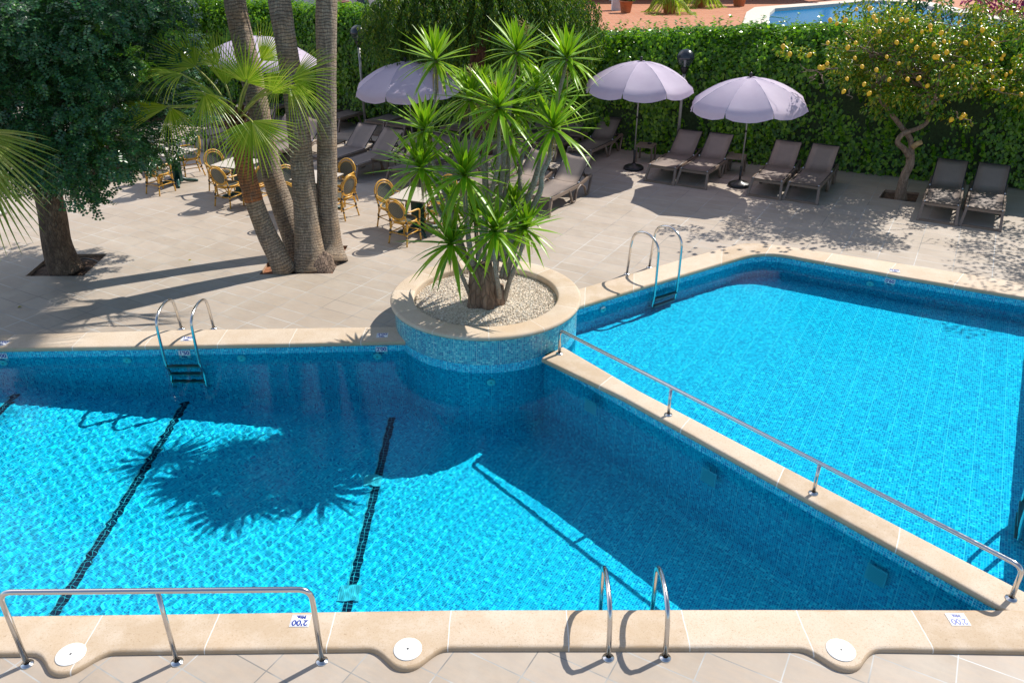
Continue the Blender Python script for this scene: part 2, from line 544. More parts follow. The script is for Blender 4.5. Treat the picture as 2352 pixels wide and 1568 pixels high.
# water-side lips of the copings
bl_lip = [Vector((-11.5, G(0, 806, 0).y - (G(875, 790, 0).y - G(0, 806, 0).y) * .5)), vec2(G(0, 806, 0)), vec2(G(287, 801.6, 0)), vec2(G(650, 795.5, 0)), vec2(G(905, 790, 0))]
bl_back = [Vector((-11.5, 10.45)), vec2(G(0, 768, .04)), vec2(G(400, 757, .04)), vec2(G(650, 753.5, .04)), vec2(G(915, 749.5, .04))]
dv_deep = [vec2(G(1244, 829, 0)), vec2(G(1431, 919, 0)), vec2(G(2124.5, 1305.6, 0)), vec2(G(2285, 1396, 0))]
dv_shal = [vec2(G(1295, 799, .02)), vec2(G(1464, 897.4, .02)), vec2(G(2124.5, 1242.5, .02)), vec2(G(2352, 1360.6, .02))]
rl_lip = [vec2(G(1329.5, 709, 0)), vec2(G(1510.8, 652.9, 0)), vec2(G(1700, 596, 0))]
rl_back = [vec2(G(1331, 662.5, .04)), vec2(G(1574, 592.5, .04)), vec2(G(1690, 562, .04))]
rr_lip = [vec2(G(1811.7, 591.9, 0)), vec2(G(2068, 639.5, 0)), vec2(G(2352, 688, 0))]
rr_back = [vec2(G(1811.7, 566, .04)), vec2(G(2141, 615.7, .04)), vec2(G(2352, 649.4, .04))]
fr_in = [Vector((-11.5, 5.02)), vec2(G(0, 1413, .045)), vec2(G(500, 1407, .045)), vec2(G(1050, 1399, .045)), vec2(G(1700, 1398, .045)), vec2(G(2285, 1399, .045)), Vector((6.6, 5.16))]
rw_a, rw_b = Vector((5.36, 6.38)), Vector((6.98, 9.04))            # the right pool wall, just outside the frame
rwd = (rw_b - rw_a).normalized()
rw_top = isect(rw_a, rw_b, rr_lip[1], rr_lip[2])
rw_bot = isect(rw_a, rw_b, dv_shal[2], dv_shal[3])
br_corner = isect(rl_lip[0], rl_lip[2], rr_lip[0], rr_lip[1])      # rounded back corner
def corner_arc(p, c, q, n=8):
    return [p * (1 - t) ** 2 + c * 2 * t * (1 - t) + q * t * t for t in [i / n for i in range(n + 1)]]
lipcorner = corner_arc(rl_lip[2], br_corner, rr_lip[0])
bk_corner = isect(rl_back[0], rl_back[2], rr_back[0], rr_back[1])
backcorner = corner_arc(rl_back[2], bk_corner, rr_back[0])

def arc_pts(a0, a1, r, n):
    return [PC + Vector((cos(a0 + (a1 - a0) * i / n), sin(a0 + (a1 - a0) * i / n))) * r for i in range(n + 1)]
def ang(p):
    d = p - PC
    return math.atan2(d.y, d.x)
# where the pool walls meet the planter drum
w1 = line_circle(bl_lip[-2] - Vector((0, -LW)), bl_lip[-1] - Vector((0, -LW)), PC, PR)
w2 = line_circle(dv_deep[2] + Vector((.02, .02)), dv_deep[1] + Vector((.02, .02)), PC, PR)
w3 = line_circle(dv_shal[2] + Vector((-.02, -.02)), dv_shal[1] + Vector((-.02, -.02)), PC, PR)
w4 = line_circle(rl_lip[1] + Vector((-.01, .03)), rl_lip[0] + Vector((-.01, .03)), PC, PR)
deep_poly = [bl_lip[0] + Vector((0, LW)), bl_lip[1] + Vector((0, LW)), bl_lip[2] + Vector((0, LW)), bl_lip[3] + Vector((0, LW))]
a_1, a_2, a_3, a_4 = ang(w1), ang(w2), ang(w3), ang(w4)
deep_poly += arc_pts(a_1, a_2, PR, 22)
deep_poly += [p + Vector((.015, .022)) for p in dv_deep[1:]]
deep_poly += [p + Vector((0, -LW)) for p in fr_in[::-1][1:]]
deep_poly = [p for p in deep_poly]
shal_poly = arc_pts(a_3, a_4 if a_4 > a_3 else a_4 + 2 * pi, PR, 16)
shal_poly += [rl_lip[1] + Vector((-.01, .03))] + [p + Vector((0, LW)) for p in lipcorner] + [rr_lip[1] + Vector((.01, LW)), rw_top, rw_bot]
shal_poly += [p + Vector((-.015, -.022)) for p in dv_shal[::-1][1:-1]]

DK = .588            # depth scale that goes with IOR
def zdeep(x): return WATER - DK * max(1.0, min(2.0, 2.0 + (x + 1.9) * .183))
def zshal(x): return WATER - DK * .68

def inside(poly):
    P = np.array([(p.x, p.y) for p in poly])
    def f(x, y):
        c = np.zeros(np.shape(x), bool)
        j = len(P) - 1
        for i in range(len(P)):
            xi, yi = P[i]; xj, yj = P[j]
            cond = ((yi > y) != (yj > y)) & (x < (xj - xi) * (y - yi) / (yj - yi + 1e-12) + xi)
            c ^= cond
            j = i
        return c
    return f
def inset(poly, d):
    """poly moved inwards (works for either winding)"""
    n = len(poly)
    area = sum(poly[i].x * poly[(i + 1) % n].y - poly[(i + 1) % n].x * poly[i].y for i in range(n))
    sg = 1 if area > 0 else -1
    out = []
    for i in range(n):
        a, b, c = poly[i - 1], poly[i], poly[(i + 1) % n]
        d1 = (b - a).normalized(); d2 = (c - b).normalized()
        n1 = Vector((-d1.y, d1.x)) * sg; n2 = Vector((-d2.y, d2.x)) * sg
        m = (n1 + n2)
        if m.length < 1e-3: out.append(b + n1 * d); continue
        m.normalize()
        out.append(b + m * min(d * 2.2, d / max(.35, m.dot(n1))))
    return out

def dense(poly, step=.25):
    out = []
    for i in range(len(poly)):
        a, b = poly[i], poly[(i + 1) % len(poly)]
        k = max(1, int((b - a).length / step))
        out += [a + (b - a) * (j / k) for j in range(k)]
    return out
def basin(name_w, name_f, poly, zf, cove):
    P = dense(poly)
    I1 = inset(P, cove * .3); I2 = inset(P, cove)
    w = MB()
    L = 0.0
    n = len(P)
    rings = []
    for i in range(n + 1):
        k = i % n
        if i: L += (P[k] - P[i - 1]).length
        z = zf(P[k].x)
        rings.append([(P[k].x, P[k].y, 0.0), (P[k].x, P[k].y, z + cove), (I1[k].x, I1[k].y, z + cove * .3), (I2[k].x, I2[k].y, z)])
        b = len(w.v); w.v.extend(rings[-1])
        if i:
            us = [0.0, -z - cove, -z - cove * .25, -z + cove * .5]
            u0 = L - (P[k] - P[i - 1]).length
            for j in range(3):
                w.face((b - 4 + j, b + j, b + j + 1, b - 4 + j + 1), False, [(u0, -us[j]), (L, -us[j]), (L, -us[j + 1]), (u0, -us[j + 1])])
    wo = w.build(name_w, M['pool'])
    struct(wo)
    # floor: strips of .5 m, so that it can slope
    f = MB()
    ins = inside(inset(P, -.02))
    xs = [p.x for p in P]; ys = [p.y for p in P]
    tri = tessellate_polygon([[Vector((p.x, p.y, 0)) for p in I2]])
    def fuv(x, y):
        q = deck_uv((x, y)); return q
    # cut the triangles at the break in slope by subdividing finely
    import bmesh
    bm = bmesh.new()
    vs = [bm.verts.new((p.x, p.y, 0)) for p in I2]
    for t in tri:
        try: bm.faces.new([vs[i] for i in t])
        except ValueError: pass
    for xc in (-1.9, -7.36):
        g = bm.verts[:] + bm.edges[:] + bm.faces[:]
        bmesh.ops.bisect_plane(bm, geom=g, plane_co=(xc, 0, 0), plane_no=(1, 0, 0))
    bm.verts.ensure_lookup_table(); bm.verts.index_update()
    for v in bm.verts: f.v.append((v.co.x, v.co.y, zf(v.co.x)))
    for fc in bm.faces:
        idx = [v.index for v in fc.verts]
        if fc.normal.z < 0 or (fc.calc_area() and fc.normal.z < 0): idx = idx[::-1]
        f.face(idx, False, [fuv(f.v[i][0], f.v[i][1]) for i in idx])
    bm.free()
    fo = struct(f.build(name_f, M['pool']))
    for o in (wo, fo): o.cycles.is_caustics_receiver = True
    return wo, fo
basin('deep_pool_wall', 'deep_pool_floor', deep_poly, zdeep, .12)
basin('shallow_pool_wall', 'shallow_pool_floor', shal_poly, zshal, .02)

def waves(x, y, amp, seed, lo, hi, n):
    r = random.Random(seed)
    z = np.zeros_like(x)
    for i in range(n):
        L = lo * (hi / lo) ** (i / (n - 1)) * r.uniform(.9, 1.1)
        a = r.uniform(0, 2 * pi); ph = r.uniform(0, 2 * pi)
        k = 2 * pi / L
        # bend each wave train a little so that it never repeats
        wx = x + .12 * np.sin(y * r.uniform(.8, 1.6) + ph); wy = y + .12 * np.sin(x * r.uniform(.8, 1.6) + a)
        z += amp * L * np.sin(k * (wx * cos(a) + wy * sin(a)) + ph)
    return z
def water_sheet(name, poly, mat, step, fn):
    x0, x1 = min(p.x for p in poly) - .02, max(p.x for p in poly) + .02
    y0, y1 = min(p.y for p in poly) - .02, max(p.y for p in poly) + .02
    nx, ny = int((x1 - x0) / step) + 2, int((y1 - y0) / step) + 2
    X, Y = np.meshgrid(x0 + np.arange(nx) * step, y0 + np.arange(ny) * step)
    ins = inside(poly)(X, Y)
    keep = ins[:-1, :-1] | ins[1:, :-1] | ins[:-1, 1:] | ins[1:, 1:]
    Z = WATER + fn(X, Y)
    idx = np.arange(nx * ny).reshape(ny, nx)
    q = np.stack([idx[:-1, :-1], idx[:-1, 1:], idx[1:, 1:], idx[1:, :-1]], -1)[keep]
    used = np.unique(q); remap = -np.ones(nx * ny, int); remap[used] = np.arange(len(used))
    V = np.stack([X.ravel(), Y.ravel(), Z.ravel()], 1)[used]
    me = bpy.data.meshes.new(name)
    me.from_pydata(V.tolist(), [], remap[q].tolist())
    me.polygons.foreach_set('use_smooth', [True] * len(me.polygons))
    me.materials.append(mat)
    o = bpy.data.objects.new(name, me); COL.objects.link(o)
    o.cycles.is_caustics_caster = True
    return struct(o)
def w_deep(X, Y):
    # livelier at the left, nearly calm below the planter and along the dividing wall
    k = np.clip(1.0 - (X + 3.2) / 6.5, .22, 1.0)
    return waves(X, Y, .0043, 3, .065, .19, 16) * k
def w_shal(X, Y):
    return waves(X, Y, .0028, 9, .10, .45, 14) * (1 + .5 * np.sin(X * .9) * np.sin(Y * .7))
water_sheet('deep_pool_water', deep_poly, M['water_deep'], .018, w_deep)
water_sheet('shallow_pool_water', shal_poly, M['water_shallow'], .045, w_shal)

# ---------------------------------------------------------------- copings
def coping(name, back, lip, top=.045, phase=.5, L=1.0, both=False, step=.06, z_lo=-.03, parent=None, closed=False, zb=-.002):
    """strip of rounded stone between two lines; u runs along, v across"""
    def resample(pl, n):
        d = [0]
        for i in range(1, len(pl)): d.append(d[-1] + (pl[i] - pl[i - 1]).length)
        out = []
        for k in range(n + 1):
            s = d[-1] * k / n
            i = 1
            while i < len(pl) - 1 and d[i] < s: i += 1
            t = (s - d[i - 1]) / max(1e-9, d[i] - d[i - 1])
            out.append(pl[i - 1] + (pl[i] - pl[i - 1]) * t)
        return out
    tot = sum((lip[i] - lip[i - 1]).length for i in range(1, len(lip)))
    n = max(4, int(tot / step))
    A, B = resample(back, n), resample(lip, n)
    mb = MB(); s = 0.0
    for i in range(n + 1):
        a, b = A[i], B[i]
        if i: s += ((B[i] - B[i - 1]).length + (A[i] - A[i - 1]).length) / 2
        w = (b - a).length; u = (b - a) / w
        r = .035
        prof = []
        if both: prof += [(.03, z_lo), (.004, z_lo + .012)]
        else: prof += [(0, zb)]
        for k in range(5):
            t = k / 4 * pi / 2
            prof.append((r * (1 - sin(t)) if False else r - r * cos(t), top - r + r * sin(t)))
        for t in (.25, .5, .75): prof.append((w * t, top + .001))
        for k in range(5):
            t = (1 - k / 4) * pi / 2
            prof.append((w - r + r * cos(t), top - r + r * sin(t)))
        prof += [(w - .004, z_lo + .012), (w - .03, z_lo)]
        nb = len(mb.v)
        for (q, z) in prof:
            p = a + u * q
            mb.v.append((p.x, p.y, z))
        m = len(prof)
        if i:
            s0 = s - ((B[i] - B[i - 1]).length + (A[i] - A[i - 1]).length) / 2
            for j in range(m - 1):
                v0, v1 = prof[j][0] / w, prof[j + 1][0] / w
                if j == 0 : v0 = -.05
                if j == m - 2: v1 = 1.05
                mb.face((nb - m + j, nb - m + j + 1, nb + j + 1, nb + j), True,
                        [(s0 / L + phase, v0), (s0 / L + phase, v1), (s / L + phase, v1), (s / L + phase, v0)])
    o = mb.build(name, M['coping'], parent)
    return o
def end_trim(pl, k): return pl
struct(coping('pool_coping', bl_back + [bl_back[-1] + Vector((.3, 0))], bl_lip + [bl_lip[-1] + Vector((.3, 0))], phase=.35, L=1.02))
def pre(pl): return [pl[0] + (pl[0] - pl[1]).normalized() * .3] + pl
struct(coping('pool_coping', pre(rl_back[:2]) + backcorner + rr_back[1:] + [rr_back[2] + (rr_back[2] - rr_back[1]).normalized() * 1.6],
              pre(rl_lip[:2]) + lipcorner + rr_lip[1:] + [rr_lip[2] + (rr_lip[2] - rr_lip[1]).normalized() * 1.4], top=.043, phase=.1, L=1.05))
rn = Vector((rwd.y, -rwd.x))
struct(coping('pool_coping', [rw_bot - rwd * .35 + rn * .42, rw_top + rn * .42 + rwd * .1], [rw_bot - rwd * .35, rw_top + rwd * .1], top=.039, L=1.0))
struct(coping('pool_coping', [Vector((-11.9, 4.6)), Vector((-11.9, 10.6))], [Vector((-11.47, 4.6)), Vector((-11.47, 10.6))], top=.039))
# the front coping bulges round three skimmer lids
lids = [G(160, 1507, .045), G(936, 1495, .045), G(1933, 1497, .045)]
fr_out = [Vector((-11.5, 4.5)), vec2(G(0, 1509, 0)), vec2(G(410, 1502.5, 0)), vec2(G(1024.8, 1495.5, 0)), vec2(G(1652.6, 1495.5, 0)), vec2(G(2027.6, 1498.5, 0)), vec2(G(2352, 1503.5, 0)), Vector((6.6, 4.62))]
def ylin(pl, x):
    for i in range(1, len(pl)):
        if x <= pl[i].x: 
            t = (x - pl[i - 1].x) / (pl[i].x - pl[i - 1].x); return lerp(pl[i - 1].y, pl[i].y, t)
    return pl[-1].y
xs = [-11.5 + .03 * i for i in range(int(18.1 / .03) + 1)]
fo_, fi_ = [], []
for x in xs:
    y = ylin(fr_out, x)
    for l in lids:
        d = abs(x - l.x)
        if d < .36:
            rr_, dc = .172, .125
            yc = l.y - sqrt(max(0, rr_ * rr_ - min(d, dc) ** 2))
            if d > dc:
                t = (.36 - d) / (.36 - dc)
                yc = y + (yc - y) * (t ** 1.6 * (1 - (1 - t) ** 2) if t < 1 else 1)
            y = min(y, yc)
    fo_.append(Vector((x, y))); fi_.append(Vector((x, ylin(fr_in, x))))
def coping_x(name):
    mb = MB(); top = .047
    for i, x in enumerate(xs):
        a, b = fo_[i], fi_[i]
        w = b.y - a.y; r = .04
        prof = [(0, -.002)]
        for k in range(5):
            t = k / 4 * pi / 2
            prof.append((r - r * cos(t), top - r + r * sin(t)))
        for t in (.25, .5, .75): prof.append((r + (w - 2 * r) * t, top + .001))
        for k in range(5):
            t = (1 - k / 4) * pi / 2
            prof.append((w - .02 + .02 * cos(t), top - .02 + .02 * sin(t)))
        prof += [(w - .004, -.02), (w - .03, -.03)]
        nb = len(mb.v); m = len(prof)
        for q, z in prof: mb.v.append((x, a.y + q, z))
        if i:
            u0, u1 = (xs[i - 1]) / 1.01, x / 1.01
            for j in range(m - 1):
                v0, v1 = prof[j][0] / w, prof[j + 1][0] / w
                mb.face((nb - m + j, nb + j, nb + j + 1, nb - m + j + 1), True, [(u0 + .03, v0), (u1 + .03, v0), (u1 + .03, v1), (u0 + .03, v1)])
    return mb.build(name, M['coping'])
struct(coping_x('pool_coping'))

# ---------------------------------------------------------------- paving with its holes
def pit_rect(pts): return [vec2(G(x, y)) for x, y in pts]
palm_pit = [Vector((-3.08, 14.16)), Vector((-4.02, 14.20)), Vector((-4.38, 12.80)), Vector((-3.10, 12.83))]
palm_pit = pit_rect([(799, 564), (640, 566), (596, 630), (764, 628)])
carob_pit = pit_rect([(246, 583), (118, 584), (58, 634), (192, 634)])
lemon_pit = pit_rect([(2033, 435), (2112, 443), (2103, 465), (2019, 454)])
def mid(A, B, t=.5): return A + (B - A) * t
hole = [Vector((-11.7, 4.8)), Vector((-4, 4.85)), Vector((0, 4.9)), Vector((5.2, 4.9)),
        rw_bot + rn * .2 + rwd * .1, rw_top + rn * .2 + rwd * .2, mid(rr_back[1], rr_lip[1]), mid(rr_back[0], rr_lip[0]),
        mid(backcorner[4], lipcorner[4]), mid(rl_back[2], rl_lip[2]), mid(rl_back[1], rl_lip[1]), mid(rl_back[0], rl_lip[0]),
        PC + Vector((0, .3)), mid(bl_back[-1], bl_lip[-1]), mid(bl_back[2], bl_lip[2]), mid(bl_back[1], bl_lip[1]), Vector((-11.7, 10.2))]
outer = [Vector((-60, -8)), Vector((60, -8)), Vector((60, 34)), Vector((-60, 34))]
allp = [outer, hole, palm_pit, carob_pit, lemon_pit]
tri = tessellate_polygon([[Vector((p.x, p.y, 0)) for p in pl] for pl in allp])
flat = [p for pl in allp for p in pl]
mb = MB()
for p in flat: mb.v.append((p.x, p.y, 0))
for t in tri:
    a, b, c = (flat[i] for i in t)
    if (b - a).x * (c - a).y - (b - a).y * (c - a).x < 0: t = (t[0], t[2], t[1])
    mb.face(t, False, [deck_uv(flat[i]) for i in t])
struct(mb.build('paved_terrace', M['deck']))
# land beyond, reaching the horizon
mb = MB()
for a in ((-400, 34, 400, 420),): mb.poly([(a[0], a[1]), (a[2], a[1]), (a[2], a[3]), (a[0], a[3])], -.02)
mb.poly([(-400, -300), (400, -300), (400, -8), (-400, -8)], -.02)
mb.poly([(-400, -8), (-60, -8), (-60, 34), (-400, 34)], -.02)
mb.poly([(60, -8), (400, -8), (400, 34), (60, 34)], -.02)
struct(mb.build('ground', plain('dry_ground', (.30, .22, .15), .95, var=.3, scale=1)))
for nm, pit, mt in (('palm', palm_pit, 'redsoil'), ('carob', carob_pit, 'soil'), ('lemon', lemon_pit, 'soil')):
    mb = MB()
    k = 14
    for j in range(k + 1):
        for i in range(k + 1):
            s, t = i / k, j / k
            p = (pit[0] * (1 - s) + pit[1] * s) * (1 - t) + (pit[3] * (1 - s) + pit[2] * s) * t
            mb.v.append((p.x, p.y, -.055 + .03 * noise.noise(Vector((p.x * 5, p.y * 5, 0)))))
    for j in range(k):
        for i in range(k):
            mb.face((j * (k + 1) + i, (j + 1) * (k + 1) + i, (j + 1) * (k + 1) + i + 1, j * (k + 1) + i + 1), True)
    mb.build('planting_soil', M[mt])['kind'] = 'structure'
    mb = MB()
    for i in range(4):
        a, b = pit[i], pit[(i + 1) % 4]
        n = len(mb.v)
        mb.v += [(a.x, a.y, 0), (b.x, b.y, 0), (b.x, b.y, -.09), (a.x, a.y, -.09)]
        mb.face((n, n + 1, n + 2, n + 3))
    mb.build('pit_edge', M['pitside'])['kind'] = 'structure'

# ---------------------------------------------------------------- divider wall coping (both sides wet)
dvw = thing('divider_wall', 'low stone-topped wall running diagonally between the deep and the shallow pool', 'pool wall', (2.5, 7.5, 0))
o = coping('stone_coping', dv_deep + [dv_deep[-1] + (dv_deep[-1] - dv_deep[-2]).normalized() * .45],
           dv_shal + [dv_shal[-1] + (dv_shal[-1] - dv_shal[-2]).normalized() * .2], both=True, top=.0455, phase=.72, L=1.32)
o.parent = dvw; o.matrix_parent_inverse = Matrix.Translation((-2.5, -7.5, 0))
# wall end cap beside the planter
mb = MB()
a, b = dv_deep[0], dv_shal[0]
mb.v += [(a.x + .02, a.y + .01, -.03), (b.x - .02, b.y - .02, -.03), (b.x - .03, b.y - .03, .045), (a.x + .03, a.y + .02, .045)]
mb.face((0, 1, 2, 3))
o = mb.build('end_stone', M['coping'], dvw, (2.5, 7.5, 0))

# ---------------------------------------------------------------- round planter
pl = thing('round_planter', 'round raised planter with pale stone rim and blue mosaic side between the pools', 'planter', (PC.x, PC.y, 0))
mb = MB()
mb.lathe([(PR, 0.0), (PR, .41)], n=96, uvr=PR)
# outside faces outwards
o = mb.build('mosaic_side', M['mosaic'], pl)
mb = MB()
N_ = 96; RO, RI, TOP = 1.425, 1.075, .455
prof = [(RI, .30), (RI, TOP - .035)] + [(RI + .035 - .035 * cos(k / 4 * pi / 2), TOP - .035 + .035 * sin(k / 4 * pi / 2)) for k in range(1, 5)]
prof += [(1.2, TOP + .001), (1.32, TOP + .001)] + [(RO - .04 + .04 * sin(k / 4 * pi / 2), TOP - .04 + .04 * cos(k / 4 * pi / 2)) for k in range(5)] + [(RO - .005, TOP - .058), (RO - .05, TOP - .065)]
m = len(prof)
for j in range(N_ + 1):
    a = 2 * pi * j / N_
    for r, z in prof: mb.v.append((r * cos(a), r * sin(a), z))
    if j:
        nb = j * m
        u0, u1 = (j - 1) / N_ * 11 + .15, j / N_ * 11 + .15
        for i in range(m - 1):
            v0, v1 = i / (m - 1), (i + 1) / (m - 1)
            if 2 <= i: v0, v1 = max(.15, min(.85, v0)), max(.15, min(.85, v1))
            if i >= m - 3: v0, v1 = .95, 1.0
            mb.face((nb - m + i, nb - m + i + 1, nb + i + 1, nb + i)[::-1], True, [(u0, v0), (u0, v1), (u1, v1), (u1, v0)][::-1])
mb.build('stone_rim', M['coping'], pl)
# pale pebbles
GR_Z = .35
mb = MB()
mb.lathe([(1.08, 0), (.8, .012), (.4, .03), (.001, .035)], (PC.x, PC.y, GR_Z), 48)
gr = mb.build('gravel', plain('pebble_bed', (.55, .46, .36), .9, var=.5, scale=60, bump=1, bscale=80))
struct(gr, 'pale beige pebbles filling the round planter', 'gravel', 'stuff')
n = 9000
rad = np.sqrt(NR.random(n)) * 1.06; th = NR.random(n) * 2 * pi
cx, cy = PC.x + rad * np.cos(th), PC.y + rad * np.sin(th)
cz = GR_Z + .036 * (1 - rad / 1.08) + NR.random(n) * .012 + .003
octv = np.array([(1, 0, 0), (0, 1, 0), (-1, 0, 0), (0, -1, 0), (.1, .1, .8), (-.1, 0, -.8)], float)
octf = np.array([(0, 1, 4), (1, 2, 4), (2, 3, 4), (3, 0, 4), (1, 0, 5), (2, 1, 5), (3, 2, 5), (0, 3, 5)])
sc_ = (.009 + .008 * NR.random((n, 1, 1))) * (.7 + .6 * NR.random((n, 6, 1)))
rz = NR.random(n) * 2 * pi
Vv = octv[None] * sc_
vx = Vv[..., 0] * np.cos(rz)[:, None] - Vv[..., 1] * np.sin(rz)[:, None] * .8
vy = Vv[..., 0] * np.sin(rz)[:, None] + Vv[..., 1] * np.cos(rz)[:, None] * .8
V = np.stack([vx + cx[:, None], vy + cy[:, None], Vv[..., 2] * .8 + cz[:, None]], -1).reshape(-1, 3)
Fc = (octf[None] + (np.arange(n) * 6)[:, None, None]).reshape(-1, 3)
me = bpy.data.meshes.new('pebbles'); me.from_pydata(V.tolist(), [], Fc.tolist())
N = NT('pale_pebble'); g = N.n('NewGeometry')
N.base(N.ramp(g.outputs['Random Per Island'], [(0, (.42, .33, .24)), (.25, (.60, .50, .39)), (.6, (.70, .62, .51)), (1, (.78, .73, .65))])); N.b.inputs['Roughness'].default_value = .8
me.materials.append(N.m)
o = bpy.data.objects.new('pebbles', me); COL.objects.link(o); struct(o, 'loose pale pebbles round the yucca trunk', 'pebbles', 'stuff')

# ---------------------------------------------------------------- lane lines, drains, inlets on the pool floor
def floor_strip(name, a, b, w, mat, zf, dz=.004, n=24, kind='structure'):
    mb = MB(); a, b = Vector((a.x, a.y)), Vector((b.x, b.y))
    d = (b - a).normalized(); s = Vector((-d.y, d.x)) * w / 2; L = (b - a).length
    for i in range(n + 1):
        p = a + (b - a) * (i / n)
        for q in (p - s, p + s): mb.v.append((q.x, q.y, zf(q.x) + dz))
        if i:
            k = 2 * i
            u0, u1 = L * (i - 1) / n, L * i / n
            mb.face((k - 2, k, k + 1, k - 1), False, [(0, u0), (0, u1), (w, u1), (w, u0)])
    o = mb.build(name, mat); o.cycles.is_caustics_receiver = True
    return struct(o) if kind else o
l2a, l2b = GW(430, 918, zdeep), GW(125, 1410, zdeep)
l3a, l3b = GW(900, 958, zdeep), GW(795, 1402, zdeep)
l1a = GW(38, 905, zdeep)
floor_strip('lane_line', l2a, l2b + (l2b - l2a) * .12, .115, M['lane'], zdeep)
floor_strip('lane_line', l3a, l3b + (l3b - l3a) * .12, .115, M['lane'], zdeep)
floor_strip('lane_line', l1a, l1a + (l2b - l2a), .115, M['lane'], zdeep)
def grate(p, rz, label, wall=None, w=.23):
    t = thing('drain_grate', label, 'drain grate', p, rz, 'square pool grates')
    if wall is not None: t.rotation_euler = wall
    mb = MB(); mb.box((0, 0, .008), (w, w, .012)); a = mb.build('frame', M['grate'], t)
    mb = MB()
    for i in range(9): mb.box((0, (i - 4) * w * .098, .0155), (w * .82, w * .018, .003))
    b = mb.build('slots', M['lane'], t)
    for o in (a, b): o.cycles.is_caustics_receiver = True
la = math.atan2((l3b - l3a).y, (l3b - l3a).x)
grate(GW(857, 1105, zdeep) + Vector((0, 0, .005)), la, 'square white grate on the dark floor line, at the edge of the planter shadow')
grate(GW(803, 1363, zdeep) + Vector((0, 0, .005)), la, 'square white grate on the dark floor line, close to the front edge')

# ================================================================ POOL FITTINGS
def disc_lid(p, label):
    t = thing('skimmer_lid', label, 'pool lid', (p.x, p.y, .049), 0, 'round skimmer lids on the front coping')
    mb = MB(); mb.lathe([(.118, 0), (.118, .003), (.113, .005), (.03, .0055), (.027, .004), (.024, .0055), (.010, .0055)], n=40)
    mb.build('lid', M['white'], t)
    mb = MB(); mb.lathe([(.0101, .0045), (.0001, .003)], n=16); mb.build('finger_hole', M['black'], t)
disc_lid(lids[0] + Vector((0, .02, 0)), 'round white skimmer lid nearest the long handrail, at the left end of the front coping')
disc_lid(lids[1] + Vector((0, .02, 0)), 'round white skimmer lid in the middle of the front coping, between handrail and ladder')
disc_lid(lids[2] + Vector((0, .02, 0)), 'round white skimmer lid at the right, beyond the front ladder')

def text_mesh(txt, size, bold=.0):
    cu = bpy.data.curves.new('t', 'FONT'); cu.body = txt; cu.size = size; cu.align_x = 'CENTER'; cu.align_y = 'CENTER'
    cu.extrude = .0006; cu.offset = bold
    o = bpy.data.objects.new('t', cu); COL.objects.link(o)
    dg = bpy.context.evaluated_depsgraph_get()
    me = bpy.data.meshes.new_from_object(o.evaluated_get(dg))
    bpy.data.objects.remove(o)
    me.materials.clear(); me.materials.append(M['blue_ink'])
    return me
def marker(p, txt, rz, label, rot=None, w=.165, h=.135):
    t = thing('depth_marker', label, 'depth marker', p, rz, 'pool depth markers')
    if rot is not None: t.rotation_euler = rot
    mb = MB(); mb.box((0, 0, .0015), (w, h, .004)); pq = mb.build('plaque', M['ceramic'], t)
    mb = MB()
    e = .006; f = .0022
    for s in (-1, 1):
        mb.box((0, s * (h / 2 - e - f / 2), .0042), (w - 2 * e, f, .0012)); mb.box((s * (w / 2 - e - f / 2), 0, .0041), (f, h - 2 * e - 2 * f, .0012))
    mb.build('border', M['blue_ink'], t)
    for s, sz, dy in ((txt, .082, .022), ('Mts.', .048, -.038)):
        me = text_mesh(s, sz, .0026)
        o = bpy.data.objects.new('lettering', me); COL.objects.link(o); o.parent = t; o.location = (0, dy, .0042)
marker(G(5, 788, .046), "1'00", .0, "white 1'00 depth tile at the far left of the back coping")
marker(G(430, 778, .046), "1'50", .05, "white 1'50 depth tile between the legs of the back ladder")
marker(G(878, 770, .046), "2'00", .05, "white 2'00 depth tile on the coping beside the round planter")
marker(G(2055, 622, .046), "0'60", -.30, "white 0'60 depth tile on the shallow pool's far coping")
marker(G(690, 1425, .049), "2'00", pi, "upside down white 2'00 depth tile beside the long handrail's end post")
marker(G(2200, 1422, .049), "2'00", pi, "upside down white 2'00 depth tile at the right corner of the deep pool")
wy = lambda x: ylin([p + Vector((0, LW)) for p in bl_lip], x)
for px, py, s, lb in ((5, 817, "1'00", "half sunken 1'00 tile on the wall below the leftmost coping tile"),
                      (430, 803, "1'50", "half sunken 1'50 tile on the pool wall between the ladder rails"),
                      (878, 797, "2'00", "half sunken 2'00 tile on the pool wall next to the planter")):
    q = G(px, py, -.1)
    marker((q.x, wy(q.x) - .006, -.115), s, 0, lb, (pi / 2, 0, .02), .165, .135)
q = G(2046, 642, -.1); rrd = (rr_lip[1] - rr_lip[0]).normalized(); ra = math.atan2(rrd.y, rrd.x)
def on_line(p, a, b):
    d = (b - a).normalized(); return a + d * (Vector((p.x, p.y)) - a).dot(d)
q = on_line(q, rr_lip[0], rr_lip[1])
marker((q.x - rrd.y * .022, q.y + rrd.x * .022, -.115), "0'60", 0, "half sunken 0'60 tile on the shallow pool's far wall", (pi / 2, 0, ra))

